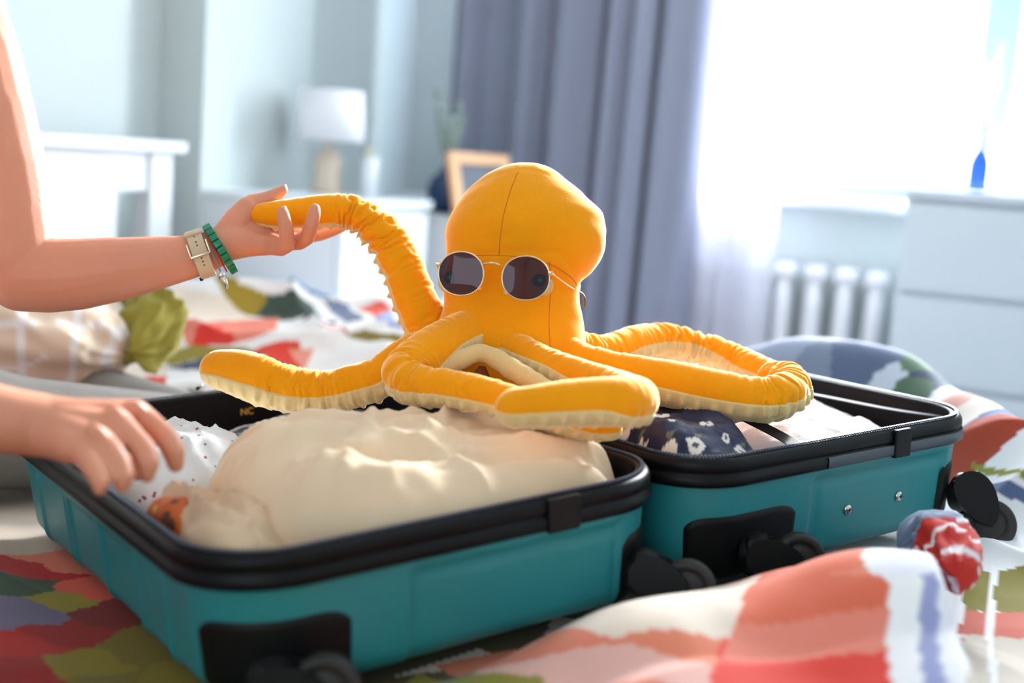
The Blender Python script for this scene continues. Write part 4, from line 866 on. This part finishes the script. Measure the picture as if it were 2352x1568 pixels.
# sunglasses
GL = empty('sunglasses', P(1133, 605, 1.37), 'round gold-rimmed sunglasses with dark lenses on the plush face', 'sunglasses')
def ell(c, rx, ry, d, dd=0., n=64, tilt=0.):
    out = []
    for i in range(n):
        t = 2 * math.pi * i / n; ex, ey = math.cos(t), math.sin(t)
        # slightly flattened round shape
        x = rx * np.sign(ex) * abs(ex) ** .94; y = ry * np.sign(ey) * abs(ey) ** .94
        out.append(P(c[0] + x, c[1] + y + tilt * x, d + dd * x))
    return np.array(out)
for (c, rx, ry, dd, lab) in (((1059, 628), 51.5, 50, -.00008, 0), ((1207.5, 638.5), 54.5, 50.5, .00006, 1)):
    E_ = ell(c, rx, ry, 1.352, dd); MB().tube(E_, .0009, 8, closed=True).build('rim', m_gold, GL)
    cc_ = E_.mean(0); V = [cc_ - CF * .0022]; 
    for k in (.35, .7, 1.0): V += list(cc_ + (E_ - cc_) * k - CF * .0022 * (1 - k * k))
    Fc = [(0, 1 + i, 1 + (i + 1) % 64) for i in range(64)] + [(1 + 64 * r_ + i, 1 + 64 * (r_ + 1) + i, 1 + 64 * (r_ + 1) + (i + 1) % 64, 1 + 64 * r_ + (i + 1) % 64) for r_ in range(2) for i in range(64)]
    mesh('lens', V, Fc, m_lens, GL)
    MB().tube([P(c[0] + (44 if not lab else -47), c[1] + 14, 1.354), P(c[0] + (46 if not lab else -50), c[1] + 20, 1.364), P(c[0] + (42 if not lab else -46), c[1] + 26, 1.368)], .0006, 6).ball(P(c[0] + (42 if not lab else -46), c[1] + 30, 1.369), (.0022, .0018, .005), n=8).build('nose_pad', m_gold, GL)
MB().tube(catmull(np.array([P(1108, 608, 1.352), P(1120, 604, 1.349), P(1135, 604, 1.348), P(1150, 610, 1.352)]), .002), .0012, 8).build('bridge', m_gold, GL)
# temples run back along the head
MB().tube(catmull(np.array([P(1259, 627, 1.353), P(1268, 628, 1.356), P(1283, 640, 1.385), P(1305, 656, 1.425), P(1325, 668, 1.46)]), .003), .0009, 8).box(P(1264, 627, 1.354), (.0028, .0016, .0022), None, .0006).build('temple', m_gold, GL)
MB().tube(catmull(np.array([P(1325, 668, 1.46), P(1336, 674, 1.475), P(1343, 686, 1.48), P(1343, 706, 1.482)]), .002), [.0012] * 0 or .0015, 8).build('temple_tip', mat('brown_acetate', (92, 70, 50), .3), GL)
MB().tube([P(1010, 606, 1.354), P(1004, 606, 1.356), P(1003, 607, 1.38), P(1014, 640, 1.45)], .0009, 8).box(P(1006, 606, 1.355), (.0028, .0016, .0022), None, .0006).build('temple', m_gold, GL)

# ================================================================ person
def remeshed(name, shapes, voxel, smooth_it, m, parent=None, deform=None):
    mb = MB()
    for s_ in shapes:                     # chain of (x,y,z,r): capsules joined at the balls
        s_ = np.array(s_, float)
        for i in range(len(s_) - 1):
            a, b_ = s_[i], s_[i + 1]; d = b_[:3] - a[:3]; ln = np.linalg.norm(d)
            if ln < 1e-6: continue
            A3 = frame(d); prof = []
            K_ = 6
            for q in range(K_ + 1): t = -math.pi / 2 + q * (math.pi / 2) / K_; prof.append((max(a[3] * math.cos(t), 1e-4), a[3] * math.sin(t)))
            for q in range(K_ + 1): t = q * (math.pi / 2) / K_; prof.append((max(b_[3] * math.cos(t), 1e-4), ln + b_[3] * math.sin(t)))
            mb.lathe(a[:3], prof, A3, 20)
    o = mb.build(name, m, parent)
    md = o.modifiers.new('r', 'REMESH'); md.mode = 'VOXEL'; md.voxel_size = voxel; md.use_smooth_shade = True
    if smooth_it: s2 = o.modifiers.new('s', 'SMOOTH'); s2.factor = .5; s2.iterations = smooth_it
    dg = bpy.context.evaluated_depsgraph_get(); me = bpy.data.meshes.new_from_object(o.evaluated_get(dg)); o.modifiers.clear(); old = o.data; o.data = me; bpy.data.meshes.remove(old)
    me.polygons.foreach_set('use_smooth', [True] * len(me.polygons))
    if not me.materials: me.materials.append(m)
    return o
def ch(*pts): return [(*P(x, y, d), r * d / F) for x, y, d, r in pts]
Ls = np.array([-.80, 1.52, 1.18]); Rs = np.array([-.82, 1.16, 1.16])
upper = ch((-130, -60, 1.5, 112), (-62, 140, 1.49, 108), (-28, 270, 1.47, 106), (2, 400, 1.46, 104), (22, 500, 1.455, 98), (38, 590, 1.45, 92), (52, 632, 1.45, 84))
shapes = [
    [(*Ls, .058)] + upper[:1], upper,
    ch((52, 632, 1.45, 84), (110, 634, 1.45, 85), (180, 630, 1.45, 82), (270, 618, 1.45, 74), (350, 605, 1.455, 63), (420, 593, 1.46, 53), (470, 581, 1.465, 47), (505, 566, 1.47, 43), (530, 555, 1.475, 42)),
    # palm of the raised hand
    ch((520, 560, 1.475, 40), (560, 556, 1.478, 36), (600, 560, 1.482, 28), (630, 562, 1.484, 24)),
    ch((525, 550, 1.48, 38), (575, 535, 1.49, 34), (630, 545, 1.50, 26), (668, 552, 1.505, 20)),
    ch((525, 540, 1.48, 36), (570, 515, 1.50, 32), (630, 525, 1.515, 24), (685, 540, 1.525, 18)),
    ch((525, 540, 1.485, 34), (560, 505, 1.505, 30), (630, 505, 1.53, 22), (690, 515, 1.54, 17)),
    ch((520, 545, 1.475, 36), (545, 505, 1.48, 31), (568, 476, 1.485, 25)),
    # thumb
    ch((556, 492, 1.485, 26), (580, 467, 1.49, 22), (610, 458, 1.495, 18), (632, 450, 1.495, 17), (650, 436, 1.495, 12)),
    # little finger curled up over the tentacle
    ch((622, 562, 1.48, 24), (645, 568, 1.462, 21), (659, 562, 1.450, 19), (658, 530, 1.437, 17.5), (653, 505, 1.434, 16.5), (649, 486, 1.434, 14)),
    # ring finger
    ch((655, 556, 1.495, 21), (688, 556, 1.475, 18.5), (706, 545, 1.455, 18), (716, 515, 1.438, 17), (721, 495, 1.436, 16.5), (723, 480, 1.437, 14)),
    # middle and index run behind the tentacle
    ch((685, 545, 1.52, 18), (735, 540, 1.535, 14), (765, 531, 1.54, 12.5), (790, 523, 1.54, 9)),
    ch((690, 520, 1.54, 17), (740, 510, 1.55, 14), (780, 508, 1.55, 12), (800, 500, 1.545, 9)),
    # near arm
    [(*Rs, .052), (-.80, 1.02, .98, .047), (-.72, .96, .84, .045), (-.60, .99, .775, .042), *ch((-60, 950, 1.04, 82), (30, 968, 1.05, 76), (90, 975, 1.06, 74))],
    # back of the near hand
    ch((90, 972, 1.06, 70), (170, 965, 1.065, 52), (250, 955, 1.075, 40), (312, 948, 1.09, 33)),
    ch((90, 980, 1.06, 68), (160, 985, 1.055, 56), (230, 985, 1.05, 44), (268, 975, 1.05, 36)),
    ch((90, 985, 1.06, 66), (150, 1000, 1.045, 54), (205, 1012, 1.03, 42), (225, 1008, 1.03, 34)),
    ch((90, 985, 1.06, 62), (140, 1010, 1.04, 48), (175, 1030, 1.02, 38), (190, 1034, 1.015, 30)),
    # index, middle, ring and little finger reaching down into the cloth
    ch((312, 948, 1.09, 33), (354, 980, 1.085, 29), (384, 1008, 1.075, 28), (400, 1040, 1.07, 26), (403, 1066, 1.07, 20)),
    ch((268, 972, 1.05, 36), (303, 1004, 1.04, 30), (328, 1032, 1.035, 30), (340, 1064, 1.03, 27), (338, 1090, 1.03, 20)),
    ch((225, 1005, 1.03, 34), (256, 1038, 1.015, 29), (272, 1066, 1.01, 29), (284, 1094, 1.005, 25), (281, 1114, 1.005, 19)),
    ch((188, 1032, 1.015, 30), (207, 1062, 1.0, 26), (222, 1086, .995, 25), (232, 1108, .99, 21), (230, 1124, .99, 16)),
    # knuckles
    ch((262, 952, 1.045, 22), (272, 962, 1.045, 20)), ch((218, 992, 1.015, 22), (228, 1000, 1.015, 19)), ch((308, 938, 1.08, 22), (316, 944, 1.08, 20)),
    # thumb under the hand
    ch((120, 1000, 1.07, 40), (200, 1030, 1.10, 34), (270, 1060, 1.12, 28), (320, 1080, 1.12, 24)),
    # trunk, neck, head, legs
    [(*Ls, .058), (-.82, 1.42, 1.20, .07), (-.83, 1.26, 1.20, .07), (*Rs, .055)],
    [(-.83, 1.34, 1.15, .11), (-.84, 1.34, .95, .12), (-.86, 1.36, .78, .12), (-.88, 1.38, .64, .14)],
    [(-.83, 1.43, 1.08, .085), (-.85, 1.42, .9, .085), (-.88, 1.46, .64, .105)], [(-.83, 1.25, 1.08, .085), (-.85, 1.27, .9, .085), (-.88, 1.28, .64, .105)],
    [(-.83, 1.34, 1.15, .055), (-.80, 1.34, 1.33, .05)],
    [(-.79, 1.34, 1.34, .07), (-.78, 1.34, 1.40, .088), (-.80, 1.34, 1.45, .092)], [(-.735, 1.34, 1.33, .035), (-.72, 1.34, 1.36, .04)], [(-.70, 1.34, 1.39, .012), (-.678, 1.34, 1.375, .012)],
    [(-.85, 1.50, .61, .09), (-.66, 1.66, .555, .068), (-.44, 1.80, .53, .052)], [(-.44, 1.80, .53, .052), (-.66, 1.95, .54, .05), (-.86, 2.0, .55, .04)], [(-.86, 2.0, .55, .04), (-.90, 1.9, .53, .03)],
    [(-.87, 1.24, .61, .09), (-.76, 1.16, .58, .072), (-.665, 1.28, .535, .055)], [(-.665, 1.28, .535, .055), (-.70, 1.38, .53, .05), (-.80, 1.55, .52, .04)],
]
per = empty('person', (-.85, 1.36, .55), 'person in grey trousers sitting at the left, both bare arms reaching into frame', 'person')
body = remeshed('body', shapes, .0026, 4, m_skin, per)
# clothes and hair
tr = remeshed('trousers', [[(-.88, 1.38, .66, .145), (-.88, 1.36, .62, .15)], [(-.88, 1.46, .64, .115), (-.85, 1.50, .61, .10), (-.66, 1.64, .560, .078), (-.44, 1.79, .535, .060)], [(-.44, 1.79, .535, .060), (-.66, 1.95, .54, .06), (-.80, 1.99, .55, .052)],
    [(-.88, 1.28, .64, .115), (-.87, 1.24, .61, .10), (-.76, 1.16, .58, .08), (-.665, 1.28, .535, .063)], [(-.665, 1.28, .535, .063), (-.70, 1.38, .53, .06), (-.78, 1.5, .52, .052)]], .005, 6, m_jean, per)
remeshed('tank_top', [[(-.83, 1.34, 1.12, .12), (-.84, 1.34, .95, .13), (-.86, 1.36, .78, .13), (-.87, 1.37, .68, .15)], [(-.83, 1.43, 1.10, .092), (-.85, 1.42, .9, .095), (-.88, 1.46, .70, .113)], [(-.83, 1.25, 1.10, .092), (-.85, 1.27, .9, .095), (-.88, 1.28, .70, .113)], [(-.83, 1.41, 1.22, .045), (-.83, 1.27, 1.22, .045)]], .006, 6, m_shirt, per)
remeshed('hair', [[(-.815, 1.34, 1.42, .098), (-.81, 1.34, 1.47, .09)], [(-.86, 1.34, 1.40, .08), (-.89, 1.34, 1.25, .05), (-.90, 1.34, 1.1, .03)]], .006, 6, m_hair, per)
for sgn in (-1, 1):
    MB().ball((-.705, 1.34 + sgn * .032, 1.40), (.008, .013, .008), n=8).build('eye', mat('eye_white', (240, 240, 240), .2), body)
    MB().ball((-.699, 1.34 + sgn * .032, 1.40), (.003, .005, .005), n=8).build('iris', m_hair, body)
    MB().ball((-.80, 1.34 + sgn * .093, 1.385), (.02, .01, .03), n=8).build('ear', m_skin, body)
MB().ball((-.690, 1.34, 1.335), (.006, .022, .005), n=8).build('mouth', mat('lips', (190, 90, 86), .4), body)
# nails of the raised hand
bb = BVHTree.FromPolygons([Vector(v.co) + Vector(wloc(body)) for v in body.data.vertices], [tuple(p.vertices) for p in body.data.polygons])
for (x, y, w_, h_, dx) in ((656, 480, 5, 9, 7), (732, 484, 5, 9, 7), (657, 432, 5, 11, 6)):
    d = ray(x, y); hit = bb.ray_cast(Vector(CAM), Vector(d / np.linalg.norm(d)))
    if hit[0] is not None:
        nn = np.array(hit[1]); nn = nn + CR * .5; A3 = frame(nn, CU); MB().ball(np.array(hit[0]), (w_ * 1.44 / F, h_ * 1.44 / F, .0009), A3, 8).build('fingernail', m_nail, body)

# wrist things: rings around the forearm axis
def ringaxis(px, py, d, rpx, tilt):
    """circle frame: centre and the forearm direction"""
    c = P(px, py, d); t = P(px + 40, py + tilt, d + .004) - c; t /= np.linalg.norm(t); return c, frame(t, (0, -1, 0)), rpx * d / F
def band(c, A3, r, hw, th, flat=1.0, m=None, name='strap', parent=None, a0=0, a1=360, n=72, label=None, rf=None):
    V = []; ang = np.radians(np.linspace(a0, a1, n)); full = abs(a1 - a0 - 360) < 1
    if full: ang = ang[:-1]
    for t in ang:
        e = A3[0] * math.cos(t) + A3[1] * math.sin(t) * flat
        for (rr, hh) in ((0, -hw), (th, -hw * .95), (th, hw * .95), (0, hw)): V.append(c + e * (r + rr) + A3[2] * hh)
    k = len(ang); f = list(map(tuple, grid_faces(k, 4, True)))
    if full: f += [((k - 1) * 4 + j, (k - 1) * 4 + (j + 1) % 4, (j + 1) % 4, j) for j in range(4)]
    return flatshade(mesh(name, V, f, m, parent, label=label))
c, A3, r = ringaxis(461, 583, 1.463, 53, -13)
wt = empty('wristwatch', c - A3[1] * r, 'watch with beige leather strap around the raised wrist', 'watch')
band(c, A3, r, .0092, .0022, 1, m_strapw, 'strap', wt)
def toward(c, A3, deg):       # direction on the ring, degrees measured from the camera side, + is up
    f0 = (CAM - c) / np.linalg.norm(CAM - c); f0 = f0 - A3[2] * (f0 @ A3[2]); f0 /= np.linalg.norm(f0); u0 = np.cross(A3[2], f0); u0 = u0 if u0[2] > 0 else -u0
    return f0 * math.cos(math.radians(deg)) + u0 * math.sin(math.radians(deg)), -f0 * math.sin(math.radians(deg)) + u0 * math.cos(math.radians(deg))
for dg in (46, 30, 21, -3 - 6, -18, -27):
    e, t_ = toward(c, A3, dg); MB().lathe(c + e * (r + .0022), [(.0009, -.0006), (.0009, .00025), (.0002, .0003)], frame(e), 12).build('hole', m_hole, wt)
V = []
e, t_ = toward(c, A3, 5); bc_ = c + e * (r + .0045); Ab = np.array([A3[2], t_, e])
bk = MB(); 
for (ox, oy, hx, hy) in ((-.0112, .004, .0010, .008), (.0112, .004, .0010, .008), (0, -.004, .0118, .0012)): bk.box(bc_ + Ab[0] * ox + Ab[1] * oy, (hx, hy, .0014), Ab, .0005)
bk.build('buckle', m_gold, wt)
e, t_ = toward(c, A3, 56); MB().box(c + e * (r + .003), (.0105, .0035, .002), np.array([A3[2], t_, e]), .001).build('keeper', m_strapw, wt)
e, t_ = toward(c, A3, 180); MB().box(c + e * (r + .005), (.016, .018, .005), np.array([A3[2], t_, e]), .003).build('watch_case', m_steel, wt)
e, t_ = toward(c, A3, -78); MB().box(c + e * (r + .0015) - A3[2] * .009, (.002, .003, .002), np.array([A3[2], t_, e]), .001).build('lug', m_black2, wt)
c, A3, r = ringaxis(506, 571, 1.472, 50, -14); A3t = frame(A3[2] + .22 * CU * 1.0, (0, -1, 0))
bb_ = empty('bead_bracelet', c - A3[1] * r, 'bracelet of square green beads with a silver charm', 'bracelet')
for k in range(22):
    t = 2 * math.pi * k / 22; e = A3t[0] * math.cos(t) + A3t[1] * math.sin(t); q_ = -A3t[0] * math.sin(t) + A3t[1] * math.cos(t)
    MB().box(c + e * (r * 1.10 + .0012), (.0048, .0041, .0038), np.array([A3t[2], q_, e]), .0013).build('bead', m_green, bb_)
MB().tube([c + (A3t[0] * math.cos(t) + A3t[1] * math.sin(t)) * (r * 1.10) for t in np.linspace(0, 2 * math.pi, 60)[:-1]], .0008, 6, closed=True).build('cord', m_cord, bb_)
p0 = P(503, 628, 1.425)
chm = MB().ball(P(508, 632, 1.425), (.004, .003, .005), n=8).tube([P(510, 634, 1.425), P(514, 640, 1.425), P(518, 648, 1.425), P(523, 664, 1.425)], [.0012, .003, .0024, .0014], 10).build('charm', m_steel, bb_)
c2, A2, r2 = ringaxis(489, 577, 1.468, 50, -14)
for k, (sh, tl_, m_, rad, nm, lab) in enumerate(((-.002, .10, m_greyc, .0012, 'cord_bracelet', 'thin mauve grey cord bracelet beside the watch strap'), (.005, .24, m_cord, .0013, 'cord_bracelet', 'thin black cord bracelet beside the green beads'), (.003, .15, m_redc, .0010, 'cord_bracelet', 'thin red thread bracelet between watch and beads'))):
    At = frame(A2[2] + tl_ * CU, (0, -1, 0)); cc_ = c2 + A2[2] * sh
    o = MB().tube([cc_ + (At[0] * math.cos(t) + At[1] * math.sin(t)) * (r2 * (1.05 + .01 * k)) for t in np.linspace(0, 2 * math.pi, 60)[:-1]], rad, 6, closed=True).build(nm, m_)
    put(o, lab, 'bracelet')
